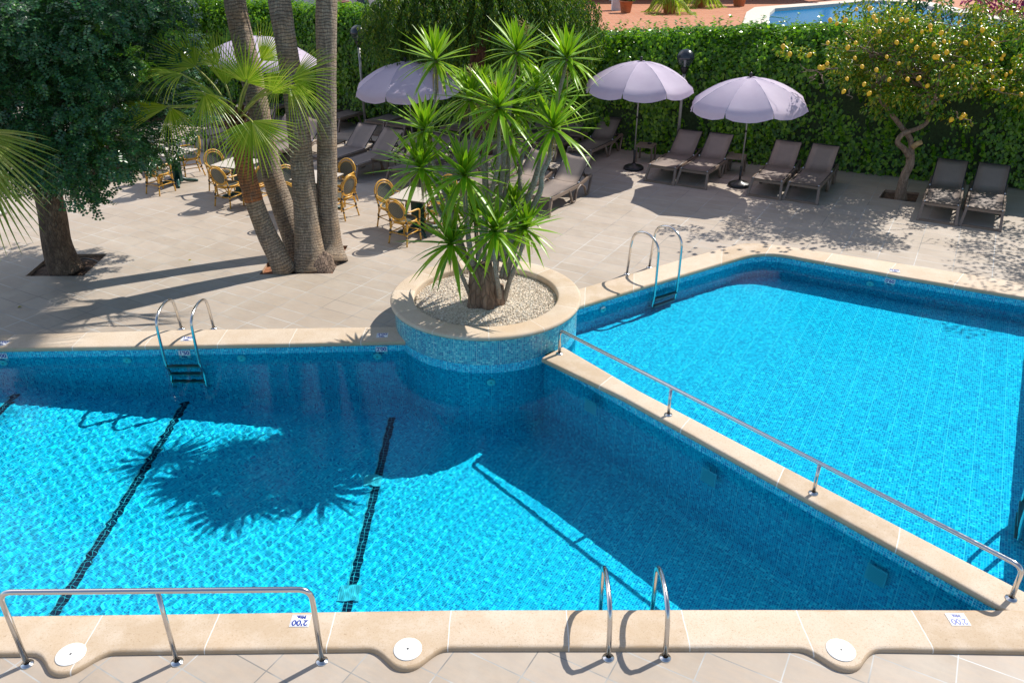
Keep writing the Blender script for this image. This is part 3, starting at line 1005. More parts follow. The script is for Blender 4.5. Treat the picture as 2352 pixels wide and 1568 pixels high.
def inlet(p, rz, label):
    t = thing('water_inlet', label, 'water inlet', p, 0, 'round water inlets under the waterline')
    t.rotation_euler = (pi / 2, 0, rz)
    mb = MB(); mb.lathe([(.062, 0), (.062, .006), (.055, .012), (.016, .013)], n=24); a = mb.build('ring', M['ceramic'], t)
    mb = MB(); mb.lathe([(.018, .012), (.0001, .008)], n=12); b = mb.build('nozzle', M['tabletop'], t)
    for o in (a, b): o.cycles.is_caustics_receiver = True
def wall_hit(px, py, a, b):
    """point on the submerged vertical wall above line ab, seen through the water"""
    p = G(px, py, WATER); r = ray(px, py).normalized(); h = hypot(r.x, r.y)
    s = h / IOR; k = sqrt(1 - s * s) / s
    d = Vector((r.x / h, r.y / h)); p2 = Vector((p.x, p.y))
    q = isect(p2, p2 + d, a, b)
    return Vector((q.x, q.y, WATER - (q - p2).length * k))
for x, y, lb in ((8, 833, 'round inlet at the far left of the deep pool\'s back wall'), (292, 827, 'round inlet left of the deep pool\'s back ladder'),
                 (555, 822, 'round inlet right of the deep pool\'s back ladder'), (867, 818, 'round inlet just below the 2\'00 tile near the planter')):
    i = 1 if x < 287 else 2
    a, b = deep_poly[1], deep_poly[3]
    q = wall_hit(x, y, a, b)
    inlet((q.x, q.y - .004, q.z), 0, lb)
q = wall_hit(1128, 877, PC + Vector((-.5, -PR)), PC + Vector((.7, -PR + .02))); dd = (Vector((q.x, q.y)) - PC).normalized()
inlet((PC.x + dd.x * (PR + .006), PC.y + dd.y * (PR + .006), q.z), math.atan2(dd.y, dd.x) + pi / 2, 'round inlet on the curved planter wall under water')
def wall_n(p, a, b, d):      # nudge towards the water
    u = (b - a).normalized(); return Vector((p.x + u.y * d, p.y - u.x * d, p.z))
for x, y, pl_, lb in ((1387, 712, (rl_lip[0], rl_lip[2]), 'round inlet in the shallow pool between planter and ladder'),
                      (1998, 653, (rr_lip[0], rr_lip[1]), 'round inlet left of the 0\'60 tile in the shallow pool'),
                      (2322, 709, (rr_lip[1], rr_lip[2]), 'round inlet at the right end of the shallow pool\'s far wall')):
    q = wall_hit(x, y, pl_[0], pl_[1]); u = (pl_[1] - pl_[0]).normalized()
    nn = Vector((-u.y, u.x)) * .02
    inlet((q.x + nn.x, q.y + nn.y, q.z), math.atan2(u.y, u.x), lb)
# square grates on the divider's deep side
ddv = (dv_deep[2] - dv_deep[0]).normalized(); da = math.atan2(ddv.y, ddv.x)
for x, y, lb in ((1357, 933, 'square grate high on the dividing wall, nearest the planter'), (1628, 1095, 'square grate in the middle of the dividing wall'),
                 (2013, 1320, 'square grate on the dividing wall, nearest the front corner')):
    q = wall_hit(x, y, dv_deep[0], dv_deep[2])
    nn = Vector((-ddv.y, ddv.x)) * -.0
    grate((q.x - .000 + .012 * ddv.y * 0, q.y, q.z), 0, lb, (pi / 2, 0, da), .21)

# ---------------------------------------------------------------- steel ladders and rails
M['tread'] = plain('dark_steel_tread', (.13, .17, .17), .35, metal=.5)
def flange(mb, p, r=.024):
    mb.lathe([(r * 2.1, 0), (r * 2.1, .006), (r * 1.9, .011), (r * 1.2, .016), (r, .022)], p, 20)
def ladder(name, loc, rz, label, w=.48, reach=.62, h=.62, steps=3, z0=0.0, depth=-.72, lean=.14, arch=.17):
    t = thing(name, label, 'pool ladder', loc, rz, 'steel pool ladders')
    for s in (-1, 1):
        x = s * w / 2
        mb = MB()
        # local +y points over the water
        pts = [(x, 0, z0), (x, .05, z0 + h * .62)]
        ra = reach / 2 - .03
        for k in range(11):
            a = pi - pi * k / 10
            pts.append((x, .07 + ra + cos(a) * ra, z0 + h * .72 + sin(a) * (h * .28 + .0)))
        pts += [(x, reach + .012, z0 + h * .5), (x, reach + .012, .06), (x, reach + .008, -.12)]
        pts2 = bend_path([pts[-1], (x, reach + .0, -.22), (x, reach - lean, -.40), (x, reach - lean, depth), (x, reach - lean - .12, depth - .04)], .10)
        mb.tube(pts + pts2[1:], .0215, 12)
        mb.build('side_rail', M['steel'], t)
        mb = MB(); flange(mb, (x, 0, z0)); mb.build('flange', M['steel'], t)
    for i in range(steps):
        z = -.24 - .17 * i
        y = reach - lean * min(1, max(0, (-.22 - z) / .4))
        mb = MB(); mb.box((0, y, z), (w - .03, .075, .022)); 
        for k in range(6): mb.box((0, y - .03 + k * .012, z + .013), (w - .08, .004, .004))
        mb.build('step', M['tread'], t)
    return t
pL = G(418, 755); pR = G(492, 753)
ladder('pool_ladder', ((pL.x + pR.x) / 2, pL.y, 0), pi + .02, 'steel ladder rising out of the deep pool at its back edge', w=.48, reach=.75, h=.60, lean=.07)
pL = G(1397, 1510); pR = G(1528, 1510)
ladder('pool_ladder', ((pL.x + pR.x) / 2, pL.y, 0), 0, 'steel ladder standing on the front edge, its shadow falling on the coping', w=.47, reach=.62, h=.50, lean=.06)
pL = G(1438, 629.5); pR = G(1493, 613.6)
dl = Vector((pR.x - pL.x, pR.y - pL.y)); ladder('pool_ladder', ((pL.x + pR.x) / 2, (pL.y + pR.y) / 2, 0), math.atan2(dl.y, dl.x) + pi, 'steel ladder with two curved rails at the shallow pool behind the planter', w=.52, reach=.70, h=.86, steps=2, depth=-.42, lean=.03)
q = isect(rw_a, rw_b, vec2(G(2352, 1150, 0)), vec2(G(2352, 1150, 0)) + Vector((1, 0)))
ladder('pool_ladder', (q.x + rn.x * .42 + rwd.x * .0, q.y + rn.y * .42, 0), math.atan2(rwd.y, rwd.x) , 'steel ladder cut off by the right border of the photo', w=.5, reach=.52, h=.80, steps=2, depth=-.42, lean=.02)

def rail(name, pts_base, h, label, posts, z0, ext0=True, end_shift=(0, 0)):
    b = [Vector((p.x, p.y, z0)) for p in pts_base]
    t = thing(name, label, 'handrail', b[0])
    o = b[0]
    u = (b[-1] - b[0]).normalized()
    up = Vector((0, 0, h))
    path = bend_path([b[0], b[0] + up, b[-1] + up, b[-1]], .11 if h > .5 else .09, 8)
    mb = MB(); mb.tube(path, .0225, 14); mb.build('top_rail', M['steel'], t, o)
    for p in b[1:-1]:
        mb = MB(); mb.tube([p, p + up - Vector((0, 0, .01))], .019, 12); mb.build('post', M['steel'], t, o)
    for p in b:
        mb = MB(); flange(mb, p, .0245); mb.build('flange', M['steel'], t, o)
rail('handrail', [G(63, 1525), G(407, 1520), G(740, 1518)], .80, 'tall steel handrail with three posts along the front left edge', 3, 0.0)
dvb = [G(1285, 812, .047), G(1535, 952, .047), G(1868, 1132, .047), G(2322, 1374, .047)]
rail('handrail', dvb, .37, 'low steel handrail running along the dividing wall between the pools', 4, .046)

# ================================================================ SUN LOUNGERS
V22 = radians(22.5)
U_ = Vector((sin(V22), cos(V22))); W_ = Vector((cos(V22), -sin(V22)))
def make_lounger(label):
    t = thing('sun_lounger', label, 'sun lounger', (0, 0, 0), 0, 'taupe sun loungers on the terrace')
    hw = .325
    # frame: two side rails with the front leg hoop
    mb = MB()
    for s in (-1, 1):
        mb.beam((s * hw, .13, .345), (s * hw, 1.42, .315), .045, .065)
        mb.beam((s * hw, 1.42, .315), (s * hw, 1.98, .40), .045, .06)
    mb.beam((-hw, .14, .325), (hw, .14, .325), .045, .05)
    mb.beam((-hw, 1.96, .385), (hw, 1.96, .385), .045, .05)
    mb.beam((-hw, 1.1, .29), (hw, 1.1, .29), .04, .04)
    mb.build('frame', M['frame'], t)
    mb = MB()
    for s in (-1, 1):
        mb.beam((s * (hw - .01), .15, .34), (s * (hw + .03), -.02, .0), .05, .055, up=(0, 1, 0))
    mb.beam((-hw - .01, -.008, .022), (hw + .01, -.008, .022), .05, .044)
    mb.build('front_leg', M['frame'], t)
    for s in (-1, 1):
        mb = MB()
        path = bend_path([(s * (hw + .012), .92, .33), (s * (hw + .02), 1.06, .02), (s * (hw + .02), 1.18, .02), (s * (hw + .012), 1.25, .24), (s * (hw + .008), 1.46, .325),
                          (s * (hw + .012), 1.66, .22), (s * (hw + .02), 1.73, .02), (s * (hw + .02), 1.83, .02), (s * (hw + .005), 2.0, .40)], .07, 5)
        for i in range(len(path) - 1):
            pass
        mb.tube(path, .030, 6, sx=.75)
        mb.build('rear_leg', M['frame'], t)
    # sling, slightly sagging
    def sheet(pts, w, th=.010):
        mb = MB()
        n = len(pts)
        for i, (y, z) in enumerate(pts):
            for j in range(5):
                x = (j / 4 - .5) * w
                mb.v.append((x, y, z - .012 * (1 - (2 * j / 4 - 1) ** 2)))
        for i in range(n - 1):
            for j in range(4): mb.face((i * 5 + j, i * 5 + j + 1, i * 5 + j + 6, i * 5 + j + 5), True)
        b = len(mb.v)
        for i, (y, z) in enumerate(pts):
            for j in range(5):
                x = (j / 4 - .5) * w
                mb.v.append((x, y, z - th - .012 * (1 - (2 * j / 4 - 1) ** 2)))
        for i in range(n - 1):
            for j in range(4): mb.face((b + i * 5 + j, b + i * 5 + j + 5, b + i * 5 + j + 6, b + i * 5 + j + 1), True)
        for i in range(n - 1):
            for j in (0, 4): mb.face((i * 5 + j, (i + 1) * 5 + j, b + (i + 1) * 5 + j, b + i * 5 + j))
        for i in (0, n - 1):
            for j in range(4): mb.face((i * 5 + j, i * 5 + j + 1, b + i * 5 + j + 1, b + i * 5 + j))
        return mb
    mb = sheet([(.13, .380), (.45, .370), (.78, .362), (1.1, .360), (1.40, .366)], .60)
    mb.build('seat_sling', M['sling'], t)
    ca, sa = cos(radians(38)), sin(radians(38))
    mb = sheet([(1.40 + ca * d, .370 + sa * d) for d in (0, .2, .4, .6, .74)], .585)
    bk = mb.build('backrest', M['sling'], t)
    mb = MB()
    for s in (-1, 1):
        mb.tube([(s * .298, 1.40, .36), (s * .298, 1.40 + ca * .75, .36 + sa * .75)], .012, 6)
        mb.tube([(s * .304, .13, .372), (s * .304, 1.39, .352)], .011, 6)
        mb.beam((s * .25, 1.40 + ca * .40, .36 + sa * .38), (s * .28, 1.80, .37), .02, .02)
    mb.tube([(-.298, 1.40 + ca * .75, .36 + sa * .75), (.298, 1.40 + ca * .75, .36 + sa * .75)], .012, 6)
    mb.build('sling_rods', M['black'], t)
    for s in (-1, 1):
        mb = MB(); mb.ball((s * .315, 1.40, .38), .020, 8); mb.build('hinge_cap', M['bolt'], t)
        mb = MB(); mb.ball((s * .305, .13, .376), .016, 8); mb.build('rod_cap', M['bolt'], t)
    return t
def W3(x, y): return Vector((x, y, 0))
loungers = [
 (3.42, 18.20, 'taupe lounger in the sunlit pair right of the first white parasol pole, its left one'),
 (4.09, 17.87, 'taupe lounger just left of the second parasol\'s black base, right one of its pair'),
 (5.54, 17.10, 'taupe lounger right beside the second parasol\'s base, left one of the pair'),
 (6.24, 16.77, 'taupe lounger at the right of the middle pair, nearest the lemon tree'),
 (8.57, 15.44, 'taupe lounger just right of the lemon tree'),
 (9.27, 15.10, 'last taupe lounger at the right border of the photo'),
 (0.46, 15.94, 'taupe lounger in front, right of the yucca, its arched legs in full view'),
 (-0.26, 16.36, 'taupe lounger behind the yucca stems, second from the arched-leg front one'),
 (-0.97, 16.72, 'taupe lounger hidden behind the yucca heads, third from the front one'),
 (-2.62, 17.86, 'lounger foot showing behind the yucca\'s left head beside a side table'),
 (-1.92, 17.40, 'lounger behind the middle of the yucca, right of the table with the four chairs'),
 (1.62, 19.78, 'shaded lounger left of the first white parasol pole, against the hedge'),
 (-3.93, 18.42, 'grey shaded lounger right behind the rightmost palm trunk, nearer one of its pair'),
 (-4.62, 18.90, 'grey shaded lounger right behind the rightmost palm trunk, farther one of its pair'),
 (-6.13, 19.66, 'shaded lounger seen between the two middle palm trunks, right of its pair'),
 (-6.82, 20.02, 'shaded lounger seen between the two middle palm trunks, left of its pair'),
 (-7.72, 20.82, 'flat dark lounger behind the left cafe tables, right one of the pair'),
 (-8.42, 21.18, 'flat dark lounger behind the left cafe tables, left one with a sunlit back'),
 (-5.30, 23.42, 'lounger below the far left lamp post, right one of its pair'),
 (-5.98, 23.86, 'lounger below the far left lamp post, left one of its pair'),
 (-3.95, 22.86, 'lounger under the violet parasol, left one of its pair'),
 (-3.32, 22.48, 'lounger under the violet parasol, right one of its pair'),
 (-1.75, 22.1, 'shaded lounger between the violet parasol and the pepper tree trunk'),
 (0.10, 20.6, 'shaded lounger right of the pepper tree trunk'),
 (0.78, 20.25, 'shaded lounger right of the pepper tree, second from its trunk'),
 (-7.55, 24.95, 'lounger behind the young palm crown, under the white parasol, right one'),
 (-8.22, 25.3, 'lounger behind the young palm crown, under the white parasol, left one'),
 (-9.50, 25.45, 'sunlit lounger foot just right of the dark carob foliage'),
 (-10.5, 26.5, 'lounger farthest left, half hidden by the carob foliage'),
]
L0 = make_lounger(loungers[0][2])
for i, (x, y, lb) in enumerate(loungers):
    rz = -radians(29.5) + R.uniform(-.025, .025)
    if i == 0: L0.location = (x, y, 0); L0.rotation_euler = (0, 0, rz)
    else: dup(L0, (x, y, 0), rz, lb)
# the one by the left border faces the other way, only its foot hoop shows past the trunk
q = G(135, 425); dup(L0, (q.x + .2, q.y + .1, 0), radians(-60), 'pale lounger foot peeping out between carob trunk and foliage at the left')

# side tables
def make_table(label):
    t = thing('side_table', label, 'side table', (0, 0, 0), 0, 'low slatted side tables')
    mb = MB()
    for i in range(7): mb.box((0, -.18 + i * .06, .405), (.40, .045, .022))
    for s in (-1, 1):
        mb.box((s * .207, 0, .40), (.022, .43, .04)); mb.box((0, s * .215, .40), (.40, .02, .038))
    mb.build('slatted_top', M['frame'], t)
    for sx in (-1, 1):
        for sy in (-1, 1):
            mb = MB(); mb.beam((sx * .19, sy * .19, .39), (sx * .198, sy * .198, 0), .035, .035); mb.build('leg', M['frame'], t)
    return t
tabs = [(3.38, 20.15, 'low taupe side table behind the first white parasol\'s pole'), (5.38, 19.05, 'low taupe side table behind the second parasol\'s pole'),
        (1.75, 21.35, 'low side table beside the shaded lounger, against the hedge, right of the yucca'), (-3.06, 18.95, 'low side table between the shaded loungers left of the yucca'),
        (-4.55, 20.5, 'low side table just right of the rightmost palm trunk'), (-8.20, 22.55, 'sunlit low side table behind the left cafe tables')]
T0 = make_table(tabs[0][2])
for i, (x, y, lb) in enumerate(tabs):
    if i == 0: T0.location = (x, y, 0); T0.rotation_euler = (0, 0, -V22)
    else: dup(T0, (x, y, 0), -V22, lb)
t = thing('ashtray', 'small black ashtray on the side table behind the first parasol pole', 'ashtray', (3.47, 20.2, .417))
mb = MB(); mb.lathe([(.0, 0), (.05, 0), (.058, .035), (.05, .035), (.045, .01), (.0, .008)], n=18); mb.build('bowl', M['black'], t)

# ================================================================ PARASOLS
def m_canopy():
    N = NT('lilac_canvas')
    co = N.coord()
    N.base(N.ramp(N.noise(co, 3.0, 4), [(.3, (.70, .60, .74)), (.7, (.78, .69, .82))]))
    N.b.inputs['Roughness'].default_value = .8
    N.b.inputs['Specular IOR Level'].default_value = .15
    N.bump(N.noise(co, 260, 2), .15, .001)
    tr = N.n('BsdfTranslucent'); tr.inputs[0].default_value = (.74, .62, .76, 1)
    mx = N.n('MixShader'); mx.inputs[0].default_value = .42
    N.l(N.b.outputs[0], mx.inputs[1]); N.l(tr.outputs[0], mx.inputs[2]); N.l(mx.outputs[0], N.o.inputs[0])
    return N.m
M['canopy'] = m_canopy()
def parasol(x, y, label, rad=1.26, zt=2.52, tilt=(0, 0), rz=0.0, seed=1, base=True):
    t = thing('parasol', label, 'parasol', (x, y, 0), 0, 'lilac parasols')
    r = random.Random(seed)
    tm = Matrix.Rotation(tilt[0], 3, 'X') @ Matrix.Rotation(tilt[1], 3, 'Y')
    piv = Vector((0, 0, 1.2))
    def TT(p): return tuple(tm @ (Vector(p) - piv) + piv)
    ns, sub, rr = 8, 6, 9
    mb = MB()
    drop = .50
    def rimz(rho): return zt - drop * (rho ** 1.9)
    for g in range(ns):
        rows = []
        lift = .02 * r.uniform(-1, 1)
        for i in range(rr + 1 + 3):
            row = []
            for k in range(sub + 1):
                f = k / sub; a = rz + 2 * pi * (g + f) / ns
                rho = min(1.0, i / rr)
                chord = cos(pi / ns) / cos((f - .5) * 2 * pi / ns)          # straight cloth edge between ribs
                sag = .050 * sin(pi * f) * rho ** 1.3 + .006 * sin(rho * 9 + g) * sin(pi * f)
                R_ = rad * rho * (chord * .9 + .1)
                z = rimz(rho) - sag
                if i > rr:
                    q = (i - rr) / 3
                    z -= (.15 - .035 * abs(2 * f - 1) ** 3) * q
                    R_ += q * (.022 + .045 * (1 + sin(a * 1.7 + seed * 2)) * .5 + .016 * sin(f * pi * 5 + g)) - .012 * q * (abs(2 * f - 1) ** 4)
                    if k in (0, sub): a += (1 if k == 0 else -1) * .012 * q   # slit between two flaps
                row.append(len(mb.v)); mb.v.append(TT((R_ * cos(a), R_ * sin(a), z)))
            rows.append(row)
        for i in range(len(rows) - 1):
            for k in range(sub):
                mb.face((rows[i][k], rows[i + 1][k], rows[i + 1][k + 1], rows[i][k + 1]) if i else (rows[0][0], rows[1][k], rows[1][k + 1]), True)
    mb.build('canopy', M['canopy'], t)
    mb = MB(); mb.tube([(0, 0, .02), (0, 0, .42)], .026, 12); mb.build('base_tube', M['black'], t)
    mb = MB(); mb.tube([(0, 0, .40), tuple(piv), TT((0, 0, zt - .02))], .0165, 10); 
    mb.build('pole', M['greymetal'], t)
    mb = MB(); mb.ball(TT((0, 0, 1.25)), .03, 8); mb.lathe([(.03, .36), (.032, .45), (.026, .46)], n=12); mb.build('clamp', M['black'], t)
    mb = MB()
    for k in range(ns):                                                       # stitched seams on top of the ribs
        a = rz + 2 * pi * k / ns
        mb.tube([TT((rad * q * cos(a), rad * q * sin(a), rimz(q) + .001)) for q in (.03, .2, .4, .6, .8, .99)], .0055, 4)
    mb.build('seams', plain('seam_tape', (.50, .44, .56), .8), t)
    mb = MB()
    for k in range(ns):
        a = rz + 2 * pi * k / ns
        mb.tube([TT((.02 * cos(a), .02 * sin(a), zt - .03))] + [TT((rad * q * cos(a), rad * q * sin(a), rimz(q) - .012)) for q in (.25, .5, .75, .98)], .005, 5)
        mb.tube([TT((.02 * cos(a), .02 * sin(a), zt - .55)), TT((rad * .5 * cos(a), rad * .5 * sin(a), rimz(.5) - .015))], .005, 5)
    mb.build('ribs', M['greymetal'], t)
    mb = MB(); mb.lathe([(.02, 0), (.022, .03), (.03, .045), (.037, .07), (.030, .10), (.0001, .115)], TT((0, 0, zt)), 12); mb.build('finial', M['black'], t)
    mb = MB(); mb.lathe([(.0, 0), (.24, 0), (.25, .03), (.235, .06), (.20, .085), (.08, .10), (.05, .14), (.04, .15)], n=40); mb.build('foot', M['black'], t)
parasol(*G2(1455, 388), label='pale lilac parasol left of the globe lamp, fully sunlit', seed=1, rz=.35, tilt=(0.0, .0))
parasol(*G2(1697, 427), label='lilac parasol with leaf shadows on its right side, near the lemon tree', seed=2, rz=.15, zt=2.40, tilt=(0.0, -.05))
parasol(-2.42, 19.5, 'violet shaded parasol behind the yucca, left of the pepper tree trunk', seed=5, rz=.5, zt=2.50, tilt=(.03, -.04))
parasol(-6.70, 22.3, 'white sunlit parasol behind the leaning palm trunks', seed=4, rad=1.42, rz=.1, zt=2.72, tilt=(0, .06))
q = G(-14, 492); t = thing('umbrella_stand', 'empty grey parasol foot at the left border, behind the palm frond', 'umbrella stand', q)
mb = MB(); mb.lathe([(0, 0), (.26, 0), (.27, .04), (.22, .09), (.08, .12), (.04, .16), (.03, .30), (0, .30)], n=36); mb.build('foot', M['greymetal'], t)

# ================================================================ LAMP POSTS
def m_glass():
    N = NT('smoky_lamp_glass'); N.base((.06, .075, .08)); N.b.inputs['Roughness'].default_value = .08
    N.b.inputs['Alpha'].default_value = .5
    return N.m
M['lampglass'] = m_glass()
def lamp(x, y, h, label):
    t = thing('lamp_post', label, 'lamp post', (x, y, 0), 0, 'globe lamp posts by the hedge')
    mb = MB(); mb.tube([(0, 0, 0), (0, 0, h - .34)], .038, 14); mb.build('pole', M['greymetal'], t)
    mb = MB(); mb.lathe([(.035, -.36), (.06, -.34), (.065, -.30), (.10, -.22), (.10, -.205)], (0, 0, h), 20)
    mb.build('collar', M['black'], t)
    mb = MB(); mb.lathe([(.10, -.19), (.15, -.145), (.19, -.07), (.205, 0.0)], (0, 0, h), 28); mb.build('glass', M['lampglass'], t)
    mb = MB(); mb.lathe([(.205, -.012), (.218, 0)] + [(.218 * cos(a), .218 * sin(a)) for a in [pi / 2 * k / 10 for k in range(1, 10)]] + [(.0001, .218)], (0, 0, h), 32)
    mb.build('hood', plain('dark_lamp_hood', (.03, .035, .042), .22), t)
    mb = MB(); mb.lathe([(.022, -.2), (.026, -.12), (.035, -.06), (.02, -.01), (.001, 0)], (0, 0, h), 12); mb.build('bulb', M['ceramic'], t)
lamp(4.20, 20.35, 2.45, 'globe lamp post between the two sunlit parasols')
lamp(-4.30, 23.75, 2.62, 'globe lamp post against the bright hedge, beside the tallest palm trunk')

# ================================================================ VEGETATION
def leaf_mesh(name, P, D, Nn, L, Wd, mat, parent=None, origin=(0, 0, 0), fold=.25, hang=0.0, mid=.42):
    """many small folded leaves: P base points, D directions, Nn normals"""
    P = np.asarray(P, float); n = len(P)
    D = D / (np.linalg.norm(D, axis=1, keepdims=True) + 1e-9)
    S = np.cross(D, Nn); S /= (np.linalg.norm(S, axis=1, keepdims=True) + 1e-9)
    U = np.cross(S, D)
    L = np.broadcast_to(np.asarray(L, float).reshape(-1, 1) if np.ndim(L) else np.full((1, 1), L), (n, 1))
    Wd = np.broadcast_to(np.asarray(Wd, float).reshape(-1, 1) if np.ndim(Wd) else np.full((1, 1), Wd), (n, 1))
    a = P
    b = P + D * L * mid + S * Wd * .5 + U * Wd * fold
    c = P + D * L - U * L * .12
    d = P + D * L * mid - S * Wd * .5 + U * Wd * fold
    V = np.stack([a, b, c, d], 1).reshape(-1, 3) - np.array(origin)
    me = bpy.data.meshes.new(name)
    me.vertices.add(4 * n); me.vertices.foreach_set('co', V.ravel())
    k = np.arange(n)[:, None] * 4
    tri = np.concatenate([k + np.array([[0, 1, 2]]), k + np.array([[0, 2, 3]])], 1).reshape(-1)
    me.loops.add(6 * n); me.loops.foreach_set('vertex_index', tri.astype(np.int32))
    me.polygons.add(2 * n)
    me.polygons.foreach_set('loop_start', (np.arange(2 * n) * 3).astype(np.int32))
    me.polygons.foreach_set('loop_total', np.full(2 * n, 3, np.int32))
    me.materials.append(mat); me.update(calc_edges=True); me.validate()
    o = bpy.data.objects.new(name, me); COL.objects.link(o)
    if parent is not None: o.parent = parent
    return o
def rdir(n):
    v = NR.normal(size=(n, 3)); return v / np.linalg.norm(v, axis=1, keepdims=True)
def fbm(P, s):
    return np.array([noise.fractal(Vector(p) * s, 1.0, 2.0, 3) for p in P])

M['ivy'] = m_leaf('ivy_leaf', [(.04, .13, .008), (.085, .24, .012), (.16, .38, .016), (.30, .52, .03), (.055, .17, .012)], .48, .25, .5)
M['carob'] = m_leaf('carob_leaf', [(.012, .055, .022), (.024, .095, .036), (.042, .135, .045), (.055, .15, .065), (.075, .20, .03)], .24, .28, .5)
M['carobyoung'] = m_leaf('young_carob_leaf', [(.07, .20, .012), (.14, .28, .015)], .35, .35)
M['pepper'] = m_leaf('pepper_leaf', [(.022, .07, .012), (.05, .14, .016), (.10, .22, .02), (.22, .27, .014)], .38, .4, .4)
M['lemonleaf'] = m_leaf('lemon_leaf', [(.045, .13, .012), (.10, .24, .015), (.17, .32, .015), (.30, .40, .02), (.55, .42, .025), (.06, .17, .02), (.09, .22, .02)], .40, .28, .6)
M['yucca'] = m_leaf('yucca_leaf', [(.11, .26, .012), (.20, .40, .018), (.32, .52, .035)], .42, .30, .5)
M['yuccaedge'] = m_leaf('yucca_leaf_edge', [(.34, .50, .03), (.46, .56, .04)], .35, .4, .4)
M['fan'] = m_leaf('fan_palm_leaf', [(.18, .32, .02), (.29, .46, .035), (.40, .54, .05), (.50, .60, .10)], .55, .30, .5)
M['fandark'] = m_leaf('fan_palm_leaf_far', [(.05, .12, .012), (.10, .18, .02)], .3, .35, .5)
M['petiole'] = plain('palm_leaf_stalk', (.32, .34, .06), .5, var=.3)
M['dry'] = plain('dry_leaf', (.42, .28, .13), .8, var=.4, scale=20)
M['bougain'] = m_leaf('purple_blossom', [(.22, .02, .16), (.40, .05, .28), (.28, .03, .24)], .3, .6, .2)
M['dark_inside'] = plain('hedge_inside_shade', (.022, .042, .012), .95, var=.5, scale=20)  # shade between the hedge leaves, put into a dark colour

# ---------------------------------------------------------------- ivy hedge
HA = Vector((-13.5, 28.1)); HB = Vector((24.0, 12.8))
def hedge_y(x): return 21.25 - .4145 * (x - 3)
hn = Vector((-.383, -.924))                       # towards the terrace
hu = Vector((.924, -.383))
H0 = Vector((-17.5, hedge_y(-17.5))); HL = (Vector((19, hedge_y(19))) - H0).length
hedge = thing('ivy_hedge', 'long leafy ivy hedge closing off the back of the terrace', 'hedge', (3, 21.5, 0))
ho = (3, 21.5, 0)
def hp(s, d, z): # s along, d outwards to the terrace
    p = H0 + hu * s + hn * d
    return (p.x, p.y, z)
def htop(s): return float(np.interp(-17.5 + .924 * s, [-17, -8, -3, 2.5, 6, 8, 13, 19], [3.1, 3.1, 3.0, 2.72, 3.05, 3.2, 3.25, 3.3])) + .18 * noise.noise(Vector((s * .35, 3.1, 0))) + .12 * noise.noise(Vector((s * 1.3, 7, 0)))
def hbul(s, z): return .24 * noise.noise(Vector((s * .9, z * .9, 1.5))) + .10 * noise.noise(Vector((s * 2.6, z * 2.6, 4.5)))
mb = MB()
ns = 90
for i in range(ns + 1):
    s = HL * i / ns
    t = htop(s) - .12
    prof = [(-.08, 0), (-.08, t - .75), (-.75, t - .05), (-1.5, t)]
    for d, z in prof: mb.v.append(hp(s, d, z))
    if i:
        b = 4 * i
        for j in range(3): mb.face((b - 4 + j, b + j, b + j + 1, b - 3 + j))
mb.build('stems', M['dark_inside'], hedge, ho)  # plain dark sheet behind the leaves, standing in for the shaded interior
def hedge_leaves(n, mode):
    s = NR.random(n) * HL
    P, D, Nn = [], [], []
    if mode == 'face':
        z = NR.random(n) ** .9
    for i in range(n):
        si = s[i]; t = htop(si)
        if mode == 'face':
            zi = z[i] * t; b = hbul(si, zi)
            if noise.noise(Vector((si * 2.1, zi * 2.1, 8.3))) > .30 and R.random() < .6: b -= .11       # hollows between the ivy clumps
            rnd = max(0, zi - t + .75)
            d = b + R.uniform(-.10, .07) - rnd ** 1.5 * .85
            P.append(hp(si, d, zi + .03))
            ax = R.gauss(0, .45)
            D.append((hu.x * ax + hn.x * .35, hu.y * ax + hn.y * .35, -1.0 + R.gauss(0, .25)))
            nx = R.gauss(0, .30)
            Nn.append((hn.x + hu.x * nx, hn.y + hu.y * nx, .5 + R.gauss(0, .35)))
        elif mode == 'top':
            d = R.uniform(-1.6, .05)
            e = max(0, d + .85) ** 2 * .95
            P.append(hp(si, d, t - e + R.uniform(-.10, .07) + .06 * noise.noise(Vector((si * 3, d * 3, 0)))))
            a = R.uniform(0, 2 * pi)
            D.append((cos(a), sin(a), R.uniform(-.5, .5)))
            Nn.append((R.gauss(0, .45), R.gauss(0, .45), 1))
    return np.array(P), np.array(D), np.array(Nn)
P, D, Nn = hedge_leaves(76000, 'face')
P2, D2, N2 = hedge_leaves(52000, 'top')
# shoots rising from the top and tumbling off the face
P3, D3, N3 = [], [], []
for k in range(750):
    s = R.random() * HL; t = htop(s); d = R.uniform(-1.0, .05)
    L = R.uniform(.08, .42); lx, ly = R.gauss(0, .35), R.gauss(0, .35)
    m = int(L / .03)
    for j in range(m):
        q = j / m * L
        p = hp(s + lx * q, d + ly * q, t + q)
        P3.append(p); a = R.uniform(0, 2 * pi); D3.append((cos(a), sin(a), .35)); N3.append((R.gauss(0, .3), R.gauss(0, .3), 1))
for k in range(260):
    s = R.random() * HL; z0 = R.uniform(.8, 2.6); 
    for j in range(16):
        q = j * .03
        P3.append(hp(s + .3 * q, .10 + .10 * sin(q * 6) + hbul(s, z0), z0 - q)); D3.append((hn.x + R.gauss(0, .6), hn.y + R.gauss(0, .6), -.5)); N3.append((hn.x + R.gauss(0, .4), hn.y, .6))
P = np.concatenate([P, P2, np.array(P3)]); D = np.concatenate([D, D2, np.array(D3)]); Nn = np.concatenate([Nn, N2, np.array(N3)])
n = len(P); sz = .058 + .062 * NR.random(n) ** 1.5
leaf_mesh('foliage', P, D, Nn, sz * 1.05, sz * .98, M['ivy'], hedge, ho, fold=.10, mid=.30)

